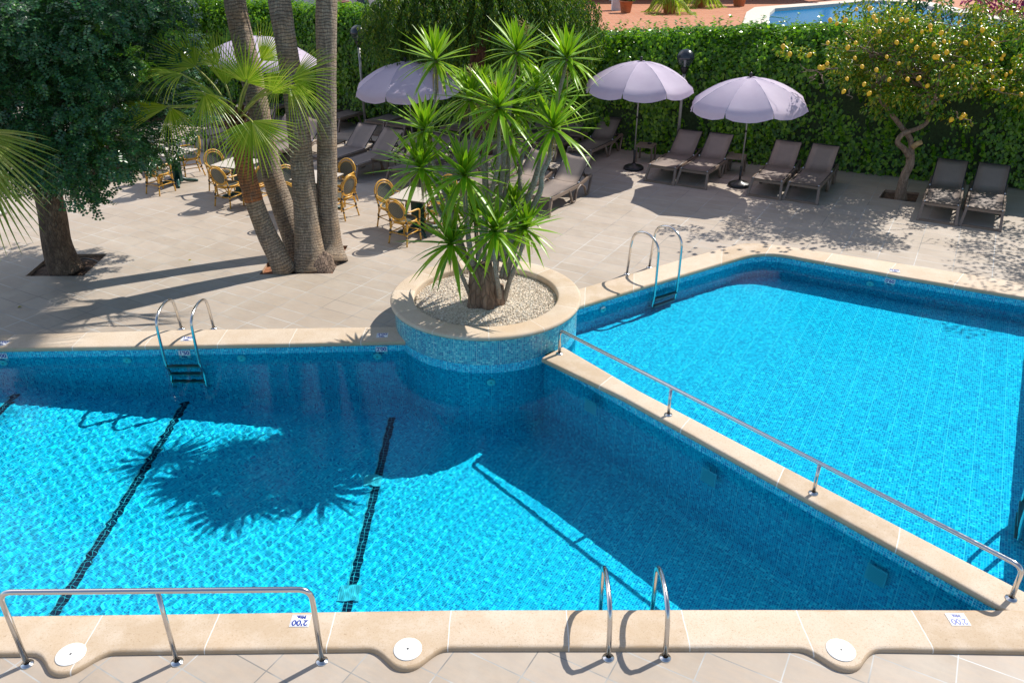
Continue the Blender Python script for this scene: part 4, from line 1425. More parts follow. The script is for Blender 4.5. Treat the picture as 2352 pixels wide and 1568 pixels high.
# ---------------------------------------------------------------- carob tree (left)
def clump_crown(centers, radii, per, size, asp, mat, name, parent, origin, flat=.6, up=.7, jit=.5, mid=.5):
    P, D, Nn = [], [], []
    for c, r in zip(centers, radii):
        c = np.array(c)
        m = int(per * r ** 2)
        v = rdir(m); rad = r * (NR.random(m) ** .35)
        p = c + v * rad[:, None] * np.array([1, 1, flat])
        P.append(p)
        D.append(v * .6 + rdir(m) * jit + np.array([0, 0, -.25]))
        Nn.append(v * .5 + rdir(m) * .55 + np.array([0, 0, up]))
    P, D, Nn = map(np.concatenate, (P, D, Nn))
    s = size * (.7 + .6 * NR.random(len(P)))
    return leaf_mesh(name, P, D, Nn, s, s * asp, mat, parent, origin, mid=mid)
def limb(mb, a, b, r0, r1, wob=.1, n=6, seg=8):
    a, b = Vector(a), Vector(b); pts = []
    for i in range(n + 1):
        t = i / n; p = a.lerp(b, t)
        w = wob * sin(pi * t)
        pts.append(p + Vector((R.uniform(-w, w), R.uniform(-w, w), R.uniform(-w, w) * .5)))
    mb.tube(smooth_path(pts, 3), [lerp(r0, r1, i / (3 * n)) for i in range(3 * n + 1)], seg)
    return pts[-1]
cb = G(152, 616)
carob = thing('carob_tree', 'big dark-leaved tree with leaning trunk filling the upper left corner', 'tree', cb)
mb = MB()
top = AT(92, 400, cb.y + .15)
tr = [cb + Vector((.02, 0, -.07)), cb + Vector((-.03, .0, .12)), cb.lerp(top, .3) + Vector((-.04, 0, 0)), cb.lerp(top, .65) + Vector((.03, 0, 0)), top, top + Vector((-.35, .1, .6)), top + Vector((-.5, .1, 1.4))]
sp = smooth_path(tr, 5)
rs = [.31, .27, .235, .22, .21, .19, .15]
mb.tube(sp, [np.interp(i / 5, range(7), rs) for i in range(len(sp))], 18)
limbs = []
for e in ((.9, -1.0, 1.0), (2.3, .3, .9), (-1.5, -.5, 1.5), (.5, 1.4, 1.5), (-.5, -1.5, 1.7), (1.3, .8, 2.2), (-.8, .8, 2.5), (1.9, -.9, .35)):
    p = top + Vector(e); limb(mb, tr[5] - Vector((0, 0, .15)), p, .10, .03, .2); limbs.append(p)
# drooping branch
db = [AT(250, 330, 12.4), AT(222, 385, 12.2), AT(205, 420, 12.1), AT(210, 455, 12.1)]
mb.tube([top + Vector((.2, -.1, .7))] + db, [.05, .03, .02, .012, .006], 6)
mb.build('trunk', M['carobbark'], carob, cb)
cen, rad = [], []
# outline follows the photograph, but the crown fills a deep volume
edge = [(40, 60), (130, 70), (220, 60), (300, 40), (372, 30), (40, 160), (130, 160), (220, 150), (310, 130), (390, 110), (60, 250), (150, 240), (240, 230), (330, 220), (405, 200), (418, 262),
        (60, 335), (140, 320), (225, 310), (310, 300), (382, 292), (120, 378), (190, 365), (265, 345), (330, 335), (355, 300), (20, 380), (200, 400), (222, 428), (60, 0), (180, 0), (290, -20), (370, -20), (-30, 200), (-60, 60), (-60, 320),
        (398, 330), (300, 352), (165, 400)]
for (x, y) in edge:
    right = x > 290
    small = (x, y) in ((222, 428), (398, 330), (382, 292), (418, 262), (355, 300), (200, 400), (405, 200))
    deeps = ((13.7,) if x > 290 else (12.3,)) if small else ((13.6, 14.5) if x > 290 else (11.7, 12.8, 13.9))
    for Yd in deeps:
        p = AT(x + R.uniform(-12, 12), y + R.uniform(-12, 12), Yd + R.uniform(-.2, .2))
        cen.append(p); rad.append(.22 if small else R.uniform(.42, .62))
for k in range(70):                              # the part of the crown above the picture
    a, r_ = R.uniform(0, 2 * pi), R.uniform(0, 2.7)
    cen.append(top + Vector((r_ * cos(a) + .3, r_ * sin(a) * .8 + .2, R.uniform(1.6, 3.6) - r_ * .35))); rad.append(R.uniform(.4, .65))
# leaves stand in sprigs: each sprig a short twig with paired leaflets
def sprigs(centers, radii, per, L, pairs, lsz, asp, mat, name, parent, origin, flat=.8, droop=.35, mid=.5):
    P, D, Nn = [], [], []
    for c, r in zip(centers, radii):
        m = int(per * r * r)
        c = np.array(c)
        v = rdir(m); p0 = c + v * (r * (NR.random(m) ** .4))[:, None] * np.array([1, 1, flat])
        ax = v * .8 + rdir(m) * .6 + np.array([0, 0, -droop]); ax /= np.linalg.norm(ax, axis=1, keepdims=True)
        nn = rdir(m) * .5 + v * .35 + np.array([0, 0, .8])
        sd = np.cross(ax, nn); sd /= np.linalg.norm(sd, axis=1, keepdims=True)
        nn = np.cross(sd, ax)
        for k in range(pairs):
            for s in (-1, 1):
                P.append(p0 + ax * (L * (k + .5) / pairs))
                D.append(sd * s + ax * .35 + rdir(m) * .12)
                Nn.append(nn + rdir(m) * .22)
    P, D, Nn = map(np.concatenate, (P, D, Nn))
    s = lsz * (.75 + .5 * NR.random(len(P)))
    return leaf_mesh(name, P, D, Nn, s, s * asp, mat, parent, origin, mid=mid, fold=.06)
yc = [(AT(x, y, 12.0), .12) for x, y in ((215, 300), (190, 295), (245, 310), (110, 25), (85, 190), (230, 50), (330, 155), (175, 470), (225, 470), (395, 60), (300, 130))]
sprigs([c for c, _ in yc[:7] + yc[9:]], [.16] * 9, 600, .16, 4, .05, .7, M['carobyoung'], 'young_shoots', carob, cb)
pc, prr = [], []
for x, y, r_ in ((215, 440, .12), (228, 458, .10), (196, 452, .10), (222, 472, .07), (205, 425, .16), (400, 345, .12), (402, 372, .10)):
    cen.append(AT(x, y, 12.1 if x < 300 else 13.4)); rad.append(r_ * 1.5)
sprigs(cen, rad, 400, .17, 4, .056, .72, M['carob'], 'crown', carob, cb)

# ---------------------------------------------------------------- pepper tree (middle back)
pb = Vector((-.80, 20.9, 0))
pepper = thing('pepper_tree', 'weeping green tree with reddish trunk behind the yucca', 'tree', pb)
mb = MB()
pts = [pb, pb + Vector((.02, .02, .5)), pb + Vector((-.08, 0, 1.6)), pb + Vector((-.02, 0, 2.7)), pb + Vector((.1, 0, 3.6))]
sp = smooth_path(pts, 5); mb.tube(sp, [np.interp(i / 5, range(5), [.30, .23, .20, .19, .14]) for i in range(len(sp))], 16)
hubs = []
for k in range(11):
    a = 2 * pi * k / 11 + R.uniform(-.2, .2); r_ = R.uniform(1.0, 2.1)
    p = pb + Vector((cos(a) * r_, sin(a) * r_ * .8, R.uniform(3.8, 5.0))); limb(mb, pts[3] + Vector((0, 0, R.uniform(-.1, .6))), p, .09, .03, .15); hubs.append(p)
mb.build('trunk', M['pepperbark'], pepper, pb)
P, D, Nn = [], [], []
for k in range(1500):
    a = R.uniform(0, 2 * pi); r_ = 2.75 * R.random() ** .45
    x0 = pb.x + r_ * cos(a) + .05; y0 = pb.y - .1 + r_ * sin(a) * .75
    z0 = 4.9 - .35 * r_ ** 1.5 + R.uniform(-.7, .5)
    low = 2.3 + .55 * noise.noise(Vector((x0 * 1.1, y0 * 1.1, 2))) + (.5 if abs(x0 - pb.x) < .35 and y0 < pb.y else 0)
    L = z0 - low - R.uniform(0, 1.0)
    if L < .4: continue
    ox, oy = cos(a) * .12, sin(a) * .12
    m = int(L / .032)
    for j in range(m):
        t = j / m
        sway = .06 * sin(j * .25 + k)
        p = (x0 + ox * (1 - (1 - t) ** 2) * 2 + sway, y0 + oy * 2 * t, z0 - L * t)
        for s in (-1, 1):
            b = R.uniform(0, 2 * pi)
            P.append(p); D.append((cos(b) * .9, sin(b) * .9, -.85)); Nn.append((R.gauss(0, .6), -.4 + R.gauss(0, .6), .8))
n = len(P); s = .070 + .045 * NR.random(n)
leaf_mesh('crown', P, np.array(D), np.array(Nn), s, s * .30, M['pepper'], pepper, pb)

# ---------------------------------------------------------------- lemon tree (right)
def LT(x, y, Y): return AT((3072 + x / 1.568) * 2352 / 4096, (y / 1.568) * 2352 / 4096, Y)
lb_ = G(2070, 455); LY = lb_.y
lemon = thing('lemon_tree', 'lemon tree with twisted forked trunk and many yellow fruits, right', 'tree', lb_)
mb = MB()
def tb(pts, rs, seg=10, n=5):
    sp = smooth_path(pts, n); mb.tube(sp, [np.interp(i / n, range(len(rs)), rs) for i in range(len(sp))], seg)
fork = LT(893, 1000, LY + .02)
tb([lb_ + Vector((0, 0, -.06)), LT(838, 1180, LY), LT(862, 1090, LY), LT(888, 1040, LY), fork, LT(893, 960, LY)], [.14, .10, .092, .088, .088, .08], 14)
tb([LT(885, 980, LY), LT(855, 935, LY - .05), LT(812, 893, LY - .1), LT(850, 838, LY - .12), LT(930, 810, LY - .08), LT(985, 780, LY), LT(1008, 735, LY), LT(990, 680, LY + .05), LT(1020, 560, LY + .2), LT(1150, 420, LY + .3)], [.07, .058, .054, .05, .045, .042, .04, .036, .028, .016])
tb([LT(895, 970, LY), LT(900, 920, LY + .05), LT(888, 865, LY + .08), LT(820, 775, LY + .1), LT(745, 680, LY + .1), LT(705, 620, LY + .1), LT(690, 500, LY + .1), LT(640, 350, LY + .2)], [.068, .062, .056, .05, .045, .04, .03, .016])
mb.build('trunk', M['lemonbark'], lemon, lb_)
mb = MB(); mb.tube([LT(905, 925, LY), LT(940, 900, LY - .05), LT(966, 890, LY - .08)], [.06, .055, .05], 12)
mb.build('sawn_branch', M['dry'], lemon, lb_)
mb = MB()
LC = Vector((8.95, LY + .35, 2.95))
crown_pts = []
def in_crown():
    while True:
        v = Vector((R.uniform(-1, 1), R.uniform(-1, 1), R.uniform(-1, 1)))
        if v.length < 1: break
    if v.x > .45 and v.z > .95 - 1.1 * v.x: return in_crown()          # the crown slopes away towards the right
    return LC + Vector((v.x * 2.6, v.y * 1.65, v.z * .92 + .15 * sin(v.x * 5) - .12 * (v.x > .6)))
for k in range(34):
    a = in_crown(); src = R.choice([LT(690, 500, LY + .1), LT(1020, 560, LY + .2), LT(1150, 420, LY + .3), LT(640, 350, LY + .2), LT(990, 680, LY)])
    limb(mb, src, a, .028, .008, .25, 5, 5)
for k in range(150):
    a = in_crown(); b = a + Vector((R.uniform(-.4, .4), R.uniform(-.4, .4), R.uniform(-.25, .25)))
    limb(mb, a, b, .008, .003, .06, 3, 4)
# bare twigs at the left
for x0, y0, x1, y1 in ((440, 430, 205, 455), (330, 470, 200, 400), (300, 470, 260, 520), (340, 470, 330, 545), (1180, 700, 1290, 790), (1400, 560, 1600, 600), (520, 560, 515, 625)):
    limb(mb, LT(x0, y0, LY - .6), LT(x1, y1, LY - .7), .014, .004, .08, 5, 5)
mb.build('branches', M['lemonbark'], lemon, lb_)
cen, rad = [], []
for k in range(200):
    p = in_crown(); 
    if noise.noise(p * .9) < -.30: continue
    cen.append(p); rad.append(R.uniform(.16, .34))
for x, y in ((640, 690), (700, 700), (1150, 735), (1240, 775), (1040, 720), (130, 320), (90, 300), (240, 330), (620, 20), (560, 60), (760, 60), (860, 30), (1100, 30), (1300, 160), (1590, 380), (640, 90), (460, 70), (1330, 60)):
    cen.append(LT(x, y, LY - .2)); rad.append(.17)
clump_crown(cen, rad, 1900, .082, .55, M['lemonleaf'], 'crown', lemon, lb_, flat=.8)
lem = [(95, 293), (137, 340), (260, 345), (325, 425), (345, 425), (372, 400), (432, 150), (390, 128), (485, 130), (545, 365), (495, 495), (475, 575), (603, 530), (635, 588), (662, 107), (640, 55), (678, 130), (745, 358), (838, 125),
       (870, 130), (900, 258), (965, 200), (1020, 190), (1018, 165), (1087, 208), (1105, 262), (1240, 270), (1160, 418), (1297, 420), (1175, 532), (1300, 555), (1410, 277), (1465, 370), (1478, 348), (1585, 352), (1523, 452), (1410, 482),
       (1493, 470), (1587, 593), (1227, 722), (1212, 740), (1150, 752), (945, 492), (875, 498), (1045, 360), (1060, 360), (807, 268), (550, 270), (375, 270), (1345, 190), (1200, 140), (930, 300), (680, 440), (760, 500), (1000, 540), (1090, 600),
       (1360, 440), (1240, 480), (500, 300), (590, 420), (700, 200), (820, 400), (1120, 330), (555, 60), (1470, 560), (1040, 280)]
lm = None
for i, (x, y) in enumerate(lem):
    p = LT(x, y, LY - .55 - 1.0 * sqrt(max(0, 1 - ((x - 870) / 760.0) ** 2)) * .75 + R.uniform(0, .2))
    if lm is None:
        mb = MB(); r = .036
        mb.lathe([(.0001, -.052), (.006, -.048), (.014, -.042), (.028, -.028), (.036, -.006), (.036, .01), (.028, .03), (.014, .042), (.0001, .045)], n=12)
        lm = mb.build('lemon', M['lemon'], lemon, (0, 0, 0)); o = lm
    else:
        o = lm.copy(); COL.objects.link(o)
    o.location = p - lb_
    s = R.uniform(.8, 1.2); o.scale = (s, s, s); o.rotation_euler = (R.uniform(-.6, .6), R.uniform(-.6, .6), R.uniform(0, 6))

# ---------------------------------------------------------------- tree outside the frame at the right, whose shadow reaches in
ob = Vector((12.7, 15.3, 0))
ot = thing('shade_tree', 'round green tree standing right of the picture, casting shade on the corner', 'tree', ob)
mb = MB(); limb(mb, ob, ob + Vector((-.1, 0, 2.4)), .16, .12, .05, 5, 12)
for k in range(8): limb(mb, ob + Vector((-.1, 0, 2.2)), ob + Vector((R.uniform(-1.2, 1.2), R.uniform(-1.2, 1.2), R.uniform(2.8, 4.2))), .07, .02, .1)
mb.build('trunk', M['carobbark'], ot, ob)
cen = [ob + Vector((R.uniform(-1.7, 2.2), R.uniform(-1.6, 1.9), R.uniform(2.6, 4.6))) for _ in range(75)]
clump_crown(cen, [R.uniform(.3, .55) for _ in cen], 330, .10, .5, M['ivy'], 'crown', ot, ob)

# ---------------------------------------------------------------- yucca in the planter
yb = Vector((PC.x + .0, PC.y - .18, GR_Z))
yb = G(1112, 695, GR_Z + .03)
yucca = thing('yucca', 'many-headed yucca with spiky green rosettes growing in the round planter', 'yucca', yb)
def Y3(x, y, Y): return AT((1500 + x / 2.24) * 2352 / 4096, (y / 2.24) * 2352 / 4096, Y)
mb = MB()
tp = [yb + Vector((0, 0, -.05)), yb + Vector((-.01, 0, .15)), AT(1108, 640, yb.y + .02), AT(1104, 605, yb.y + .05)]
sp = smooth_path(tp, 5)
base = len(mb.v)
mb.tube(sp, [np.interp(i / 5, range(4), [.27, .225, .20, .165]) for i in range(len(sp))], 24)
for i in range(base, len(mb.v)):
    v = Vector(mb.v[i]); a = math.atan2(v.y - yb.y, v.x - yb.x)
    k = 1 + .13 * sin(a * 5 + v.z * 3) + .10 * noise.noise(v * 9)
    mb.v[i] = (yb.x + (v.x - yb.x) * k, yb.y + (v.y - yb.y) * k, v.z)
b2 = yb + Vector((.20, -.02, 0))
mb.tube([b2 + Vector((0, 0, -.05)), b2 + Vector((0, 0, .12)), b2 + Vector((.03, 0, .3))], [.13, .10, .07], 14)
mb.build('trunk', M['yuccabase'], yucca, yb)
# heads: D-pixel position, depth offset, where the stem starts, stem radius, size, tilt
Yb = yb.y
heads = [((1001, 140), .55, [(1000, 230), (985, 330), (1030, 470), (1075, 600)], .030, .52), ((1187, 122), .5, [(1180, 180), (1165, 300), (1150, 440), (1130, 600)], .036, .50),
         ((1302, 136), .45, [(1290, 190), (1262, 290), (1225, 420), (1150, 600)], .036, .50), ((1079, 228), .3, [(1082, 290), (1090, 340), (1112, 400), (1112, 560)], .034, .52),
         ((1146, 250), -.35, [(1146, 330), (1142, 390), (1118, 480), (1095, 610)], .034, .55), ((1230, 208), .75, [(1215, 290), (1195, 380), (1192, 450), (1150, 600)], .034, .50),
         ((1271, 296), -.1, [(1262, 360), (1245, 400), (1240, 440), (1200, 520), (1160, 640)], .042, .54), ((977, 300), -.2, [(985, 380), (1030, 500), (1078, 610)], .030, .52),
         ((1180, 246), .55, [(1172, 320), (1160, 440), (1120, 600)], .030, .48), ((1284, 226), .6, [(1262, 300), (1235, 400), (1170, 580)], .032, .46),
         ((968, 388), -.45, [(990, 450), (1040, 540), (1082, 620)], .034, .56), ((1067, 405), -.75, [(1069, 470), (1075, 540), (1088, 620)], .040, .60),
         ((1165, 318), .45, [(1168, 400), (1150, 500), (1120, 610)], .030, .44), ((1036, 562), -.55, [(1048, 600), (1068, 650), (1085, 690)], .032, .56),
         ((1138, 535), -.85, [(1136, 600), (1145, 660), (1148, 692)], .036, .58), ((1207, 526), -.15, [(1195, 580), (1172, 640), (1158, 690)], .038, .54), ((1180, 480), .2, [(1175, 540), (1150, 640)], .03, .46), ((1090, 500), .4, [(1095, 560), (1100, 640)], .03, .44),
         ((1110, 205), .7, [(1112, 300), (1118, 450), (1112, 600)], .03, .42), ((1150, 420), .4, [(1150, 500), (1140, 620)], .03, .36),
         ((1040, 470), .3, [(1052, 540), (1078, 620)], .028, .40)]
stem = MB()
for hi, (xy, dy, path, r0, size) in enumerate(heads):
    hpnt = AT(xy[0], xy[1], Yb + dy)
    n = len(path)
    pts = [hpnt] + [AT(x, y, Yb + dy * (1 - (i + 1) / n) + (.0)) for i, (x, y) in enumerate(path)]
    sp = smooth_path(pts, 6)
    mb = MB()
    mb.tube(sp, [lerp(r0 * .62, r0 * 1.08, i / (len(sp) - 1)) * (1 + .07 * (i % 2)) for i in range(len(sp))], 9)
    mb.build('stem', M['yuccabark'], yucca, yb)
    # rosette
    ax = (pts[0] - pts[1]).normalized(); ax = (ax + Vector((0, 0, .6))).normalized()
    x_ = ax.cross(Vector((0, 1, 0))).normalized(); y_ = ax.cross(x_)
    mb = MB()
    nl = R.choice((48, 54, 60)); size *= R.uniform(.9, 1.08)
    for k in range(nl):
        az = k * 2.39996 + R.uniform(-.1, .1)
        f = k / nl                                   # 0 old, 1 young
        el = lerp(-.75, 1.35, f ** .80) + R.uniform(-.12, .12)      # elevation above the plane of the rosette
        L = size * 1.12 * (.82 + .3 * sin(pi * min(1, f * 1.1))) * R.uniform(.88, 1.08) * (1 - .35 * max(0, f - .85) / .15)
        w = .035 * (size / .5) * R.uniform(.9, 1.15)
        d = (x_ * cos(az) + y_ * sin(az)) * cos(el) + ax * sin(el)
        start = hpnt + ax * (f * .09 - .03)
        droop = (.05 if f > .35 else .34) * R.uniform(.6, 1.4)
        sd = d.cross(Vector((0, 0, 1)))
        if sd.length < .05: sd = x_.copy()
        sd.normalize(); up = sd.cross(d).normalized()
        nseg = 5; rows = []
        for j in range(nseg + 1):
            t = j / nseg
            p = start + d * (L * t) - Vector((0, 0, droop * L * t * t))
            ww = w * (0.55 + .9 * t if t < .35 else (1 - ((t - .35) / .65) ** 1.8) * .87 + .0)
            ww = max(ww, .0006)
            b = len(mb.v)
            e = up * ww * .28
            mb.v += [tuple(p - sd * ww + e), tuple(p - sd * ww * .80 + e * .8), tuple(p), tuple(p + sd * ww * .80 + e * .8), tuple(p + sd * ww + e)]
            if j:
                mb.m = 1; mb.face((b - 5, b - 4, b + 1, b), True)
                mb.m = 0; mb.face((b - 4, b - 3, b + 2, b + 1), True); mb.face((b - 3, b - 2, b + 3, b + 2), True)
                mb.m = 1; mb.face((b - 2, b - 1, b + 4, b + 3), True); mb.m = 0
    mb.build('leaf_rosette', [M['yucca'], M['yuccaedge']], yucca, yb)
    mb = MB()                                         # dead leaves hanging under the head
    for k in range(R.randint(4, 9)):
        az = R.uniform(0, 2 * pi); q = hpnt - ax * R.uniform(.03, .14); o1 = Vector((cos(az), sin(az), 0))
        e = q + o1 * R.uniform(.06, .14) - Vector((0, 0, R.uniform(.2, .4)))
        m_ = q + o1 * .08 - Vector((0, 0, .05)); sdv = o1.cross(Vector((0, 0, 1))) * .011
        b = len(mb.v)
        for p_, w_ in ((q, .6), (m_, 1), (m_.lerp(e, .5), .8), (e, .1)): mb.v += [tuple(p_ - sdv * w_), tuple(p_ + sdv * w_)]
        for j in range(3): mb.face((b + 2 * j, b + 2 * j + 1, b + 2 * j + 3, b + 2 * j + 2), True)
    mb.build('dead_leaves', M['dry'], yucca, yb)
for x, y, Y in ((850, 640, .25), (1080, 790, -.45), (1620, 960, .1), (1340, 250, .6)):
    mb = MB()
    a = Y3(x + 10, y + 130, Yb + Y); b = Y3(x, y - 60, Yb + Y)
    mb.tube([a, a.lerp(b, .5) + Vector((.02, 0, 0)), b], [.010, .007, .003], 6)
    for k in range(16):
        p = a.lerp(b, .25 + .045 * k); q = p + Vector((R.uniform(-.12, .12), R.uniform(-.1, .1), R.uniform(-.02, .08)))
        mb.tube([p, p.lerp(q, .6) + Vector((0, 0, .015)), q], [.004, .003, .0015], 4)
    mb.build('dried_flower_stalk', M['dry'], yucca, yb)

# ---------------------------------------------------------------- fan palms sharing one pit
def fan_leaf(mb, hub, dirv, normal, L, nseg=34, spread=2.5, droop=.15, split=.45, stiff=.5, cup=.12, w0=None):
    """palmate blade: pleated segments radiating from the hub, tips splitting and drooping"""
    dirv = dirv.normalized(); s = dirv.cross(normal).normalized(); nrm = s.cross(dirv).normalized()
    for k in range(nseg):
        t = (k + .5) / nseg * 2 - 1
        a = t * spread / 2 * 1.0
        LL = L * (1 - .22 * abs(t) ** 2) * R.uniform(.93, 1.05)
        d = dirv * cos(a) + s * sin(a) + nrm * (cup * (1 - abs(t)) - .05)
        d.normalize()
        side = nrm.cross(d).normalized()
        da = spread / nseg / 2
        b0 = len(mb.v); nj = 7
        dr = droop * R.uniform(.7, 1.4)
        for j in range(nj + 1):
            q = j / nj
            p = hub + d * (LL * q) - Vector((0, 0, dr * LL * q ** 2.6))
            if q > split * .72: 
                w = LL * split * .72 * da * 1.0 * (1 - (q - split * .72) / (1 - split * .72)) ** .75
            else: w = LL * q * da * 1.02
            w = max(w, .0012)
            fold = w * .85
            mb.v += [tuple(p - side * w), tuple(p + nrm * fold), tuple(p + side * w)]
            if j:
                b = b0 + 3 * j
                mb.face((b - 3, b - 2, b + 1, b)); mb.face((b - 2, b - 1, b + 2, b + 1))
def frond(root, origin, crown, hub, dirv, normal, L, mat, **kw):
    mb = MB()
    fan_leaf(mb, hub, dirv, normal, L, **kw)
    pm = len(mb.f)
    mb.m = 1
    m1 = crown.lerp(hub, .5) + Vector((0, 0, .10 * (hub - crown).length))
    sp = smooth_path([crown, m1, hub, hub + dirv.normalized() * .05], 4)
    mb.tube(sp, [lerp(.019, .009, i / (len(sp) - 1)) for i in range(len(sp))], 6)
    mb.build('frond', [mat, M['petiole']], root, origin)
def palm(pts, radii, base_i, label, young=False, name='fan_palm'):
    b = Vector((pts[0].x, pts[0].y, 0))
    t = thing(name, label, 'palm tree', b, 0, 'fan palms growing from one pit')
    mb = MB(); sp = smooth_path(pts, 8)
    rr = [np.interp(i / 8, range(len(radii)), radii) for i in range(len(sp))]
    mb.tube(sp, rr, 28)
    base = 0
    for i in range(len(mb.v)):
        ring = i // 28
        v = Vector(mb.v[i]); c = sp[min(ring, len(sp) - 1)]
        k = 1 + .035 * noise.noise(v * 3.0) + .03 * noise.noise(Vector((v.x * 14, v.y * 14, v.z * 2)))
        mb.v[i] = tuple(c + (v - c) * k)
    mb.build('trunk', M['palmbark'], t, b)
    return t, b, sp
pz = Vector((0, 0, -.05))
# 3: front middle trunk
A3 = lambda x, y, Y: AT(x, y, Y)
p3 = [A3(716, 618, 13.15) , A3(712, 585, 13.2), A3(704, 500, 13.3), A3(694, 380, 13.4), A3(680, 250, 13.5), A3(660, 120, 13.6), A3(641, 0, 13.7), A3(628, -90, 13.8), A3(620, -190, 13.9), A3(616, -300, 14.0)]
p4 = [A3(757, 600, 13.4), A3(755, 560, 13.5), A3(752, 480, 13.55), A3(751, 330, 13.65), A3(750, 180, 13.75), A3(750, 0, 13.9), A3(752, -120, 14), A3(756, -250, 14.1), A3(760, -350, 14.1)]
p2 = [A3(692, 590, 13.7), A3(676, 545, 13.75), A3(648, 470, 13.85), A3(622, 390, 13.95), A3(606, 310, 14.05), A3(578, 180, 14.2), A3(548, 50, 14.35), A3(530, -60, 14.5), A3(515, -180, 14.6), A3(505, -280, 14.7)]
p1 = [A3(655, 625, 12.95), A3(636, 585, 12.95), A3(610, 530, 12.98), A3(583, 460, 13.0), A3(566, 400, 13.02), A3(556, 350, 13.04), A3(548, 310, 13.06), A3(546, 288, 13.07)]
def big_crown(t, b, top, seed, n=22):
    rr = random.Random(seed)
    for k in range(n):
        az = k * 2.4 + rr.uniform(-.2, .2); el = rr.uniform(-.5, 1.1)
        d = Vector((cos(az) * cos(el), sin(az) * cos(el), sin(el)))
        hub = top + d * rr.uniform(.9, 1.1)
        frond(t, b, top, hub, d, (Vector((0, 0, 1)) - d * d.z * .9 + Vector((0, 0, .2))), .8, M['fandark'], nseg=22, spread=3.4, droop=.35, split=.5)
t, b, sp = palm(p3, [.34, .27, .215, .19, .18, .17, .18, .175, .17, .15], 0, 'tall palm trunk in the middle of the clump, leaning left towards its top'); big_crown(t, b, sp[-1], 1)
t, b, sp = palm(p4, [.33, .24, .18, .165, .160, .17, .168, .165, .15], 0, 'straight upright palm trunk at the right of the clump'); big_crown(t, b, sp[-1], 2)
t, b, sp = palm(p2, [.28, .22, .195, .185, .18, .185, .18, .178, .17, .15], 0, 'palm trunk at the back of the clump, passing behind the young palm\'s leaves'); big_crown(t, b, sp[-1], 3)
t1, b1, sp = palm(p1, [.20, .185, .165, .15, .145, .14, .13, .10], 0, 'short young palm leaning left in front, with orange trunk top and green fans', True)
mb = MB()
sp1 = smooth_path(p1[3:7], 6)
mb.tube(sp1, [np.interp(i / 6, range(4), [.154, .151, .147, .137]) for i in range(len(sp1))], 24)
mb.build('orange_trunk_top', M['youngbark'], t1, b1)
cr = p1[-1]
mb = MB()
for k in range(46):
    az = k * 2.4; f = k / 46
    d = Vector((cos(az), sin(az), .9 + f))
    p = p1[-2].lerp(cr + Vector((0, 0, .12)), f) + Vector((cos(az), sin(az), 0)) * .085
    mb.beam(p - d * .04, p + d * .09 + Vector((cos(az), sin(az), 0)) * .03, .055, .012, up=(cos(az), sin(az), 0))
mb.build('old_leaf_bases', M['fibre'], t1, b1)
cr = cr + Vector((0, 0, .08))
CAMP = Vector((0, 0, CAMH))
def FR(hx, hy, hY, tx, ty, tY, L, up=(0, 0, 1), **kw):
    hub = AT(hx, hy, hY); tip = AT(tx, ty, tY)
    d = (tip - hub).normalized()
    n = Vector(up)
    L *= 1.06
    kw['nseg'] = int(kw.get('nseg', 34) * .72)
    frond(t1, b1, cr, hub, d, n, L, M['fan'], **kw)
tocam = Vector((.27, -.85, .45))
FR(518, 196, 13.1, 510, 60, 13.2, .80, up=tocam, spread=1.5, droop=.05, nseg=30)
FR(566, 190, 12.7, 590, 80, 12.8, .72, up=tocam, spread=3.1, droop=.10, nseg=36)
FR(449, 154, 13.3, 385, 95, 13.3, .80, up=(.1, -.7, .7), spread=2.3, droop=.12, nseg=34)
FR(420, 172, 12.6, 350, 160, 12.3, .85, up=(-.2, -.5, .9), spread=1.9, droop=.45, nseg=32)
FR(470, 215, 12.4, 500, 285, 12.0, .80, up=(0, -.8, .5), spread=1.9, droop=.5, nseg=28)
FR(388, 244, 12.6, 290, 258, 12.5, .92, up=(-.1, -.45, .9), spread=1.25, droop=.06, nseg=26, split=.6)
FR(392, 248, 12.6, 420, 320, 12.3, .62, up=(0, -.7, .7), spread=1.7, droop=.35, nseg=22)
FR(578, 278, 12.35, 600, 385, 12.0, .80, up=(.05, -.85, .55), spread=3.0, droop=.10, nseg=44, split=.62, cup=.05)
FR(672, 182, 13.0, 745, 165, 12.9, .82, up=(.1, -.75, .65), spread=2.3, droop=.14, nseg=36)
FR(664, 196, 13.0, 720, 250, 12.7, .78, up=(.1, -.7, .7), spread=1.5, droop=.38, nseg=24)
FR(640, 188, 13.3, 590, 240, 13.1, .55, up=(-.1, -.7, .7), spread=1.6, droop=.4, nseg=22)
FR(600, 140, 13.7, 650, 70, 13.8, .75, up=(.1, -.8, .5), spread=1.8, droop=.06, nseg=28)
FR(500, 150, 13.8, 440, 80, 14.0, .7, up=(0, -.7, .7), spread=1.8, droop=.1, nseg=26)
FR(620, 215, 12.9, 690, 120, 13.0, .7, up=(.1, -.8, .5), spread=1.7, droop=.12, nseg=28)
FR(505, 230, 12.7, 440, 210, 12.5, .7, up=(-.1, -.7, .7), spread=1.7, droop=.3, nseg=26)
# shared root mass
mb = MB()
rb = AT(724, 605, 13.1); rb.z = 0
mb.lathe([(.44, -.06), (.42, .0), (.37, .08), (.31, .18), (.22, .26), (.01, .28)], (rb.x - .02, rb.y + .08, 0), 48)
for i in range(len(mb.v)):
    v = Vector(mb.v[i]); k = 1 + .18 * noise.noise(Vector((v.x * 6, v.y * 6, 0))) + .1 * noise.noise(v * 16)
    mb.v[i] = (rb.x + (v.x - rb.x) * k, rb.y + .12 + (v.y - rb.y - .12) * k * .8, v.z * (1 + .5 * noise.noise(v * 8)) if v.z > 0 else v.z)
rm = thing('palm_root_mass', 'fibrous brown root mound joining the palm trunks in their pit', 'roots', rb)
mb.build('mound', M['palmbase'], rm, rb)

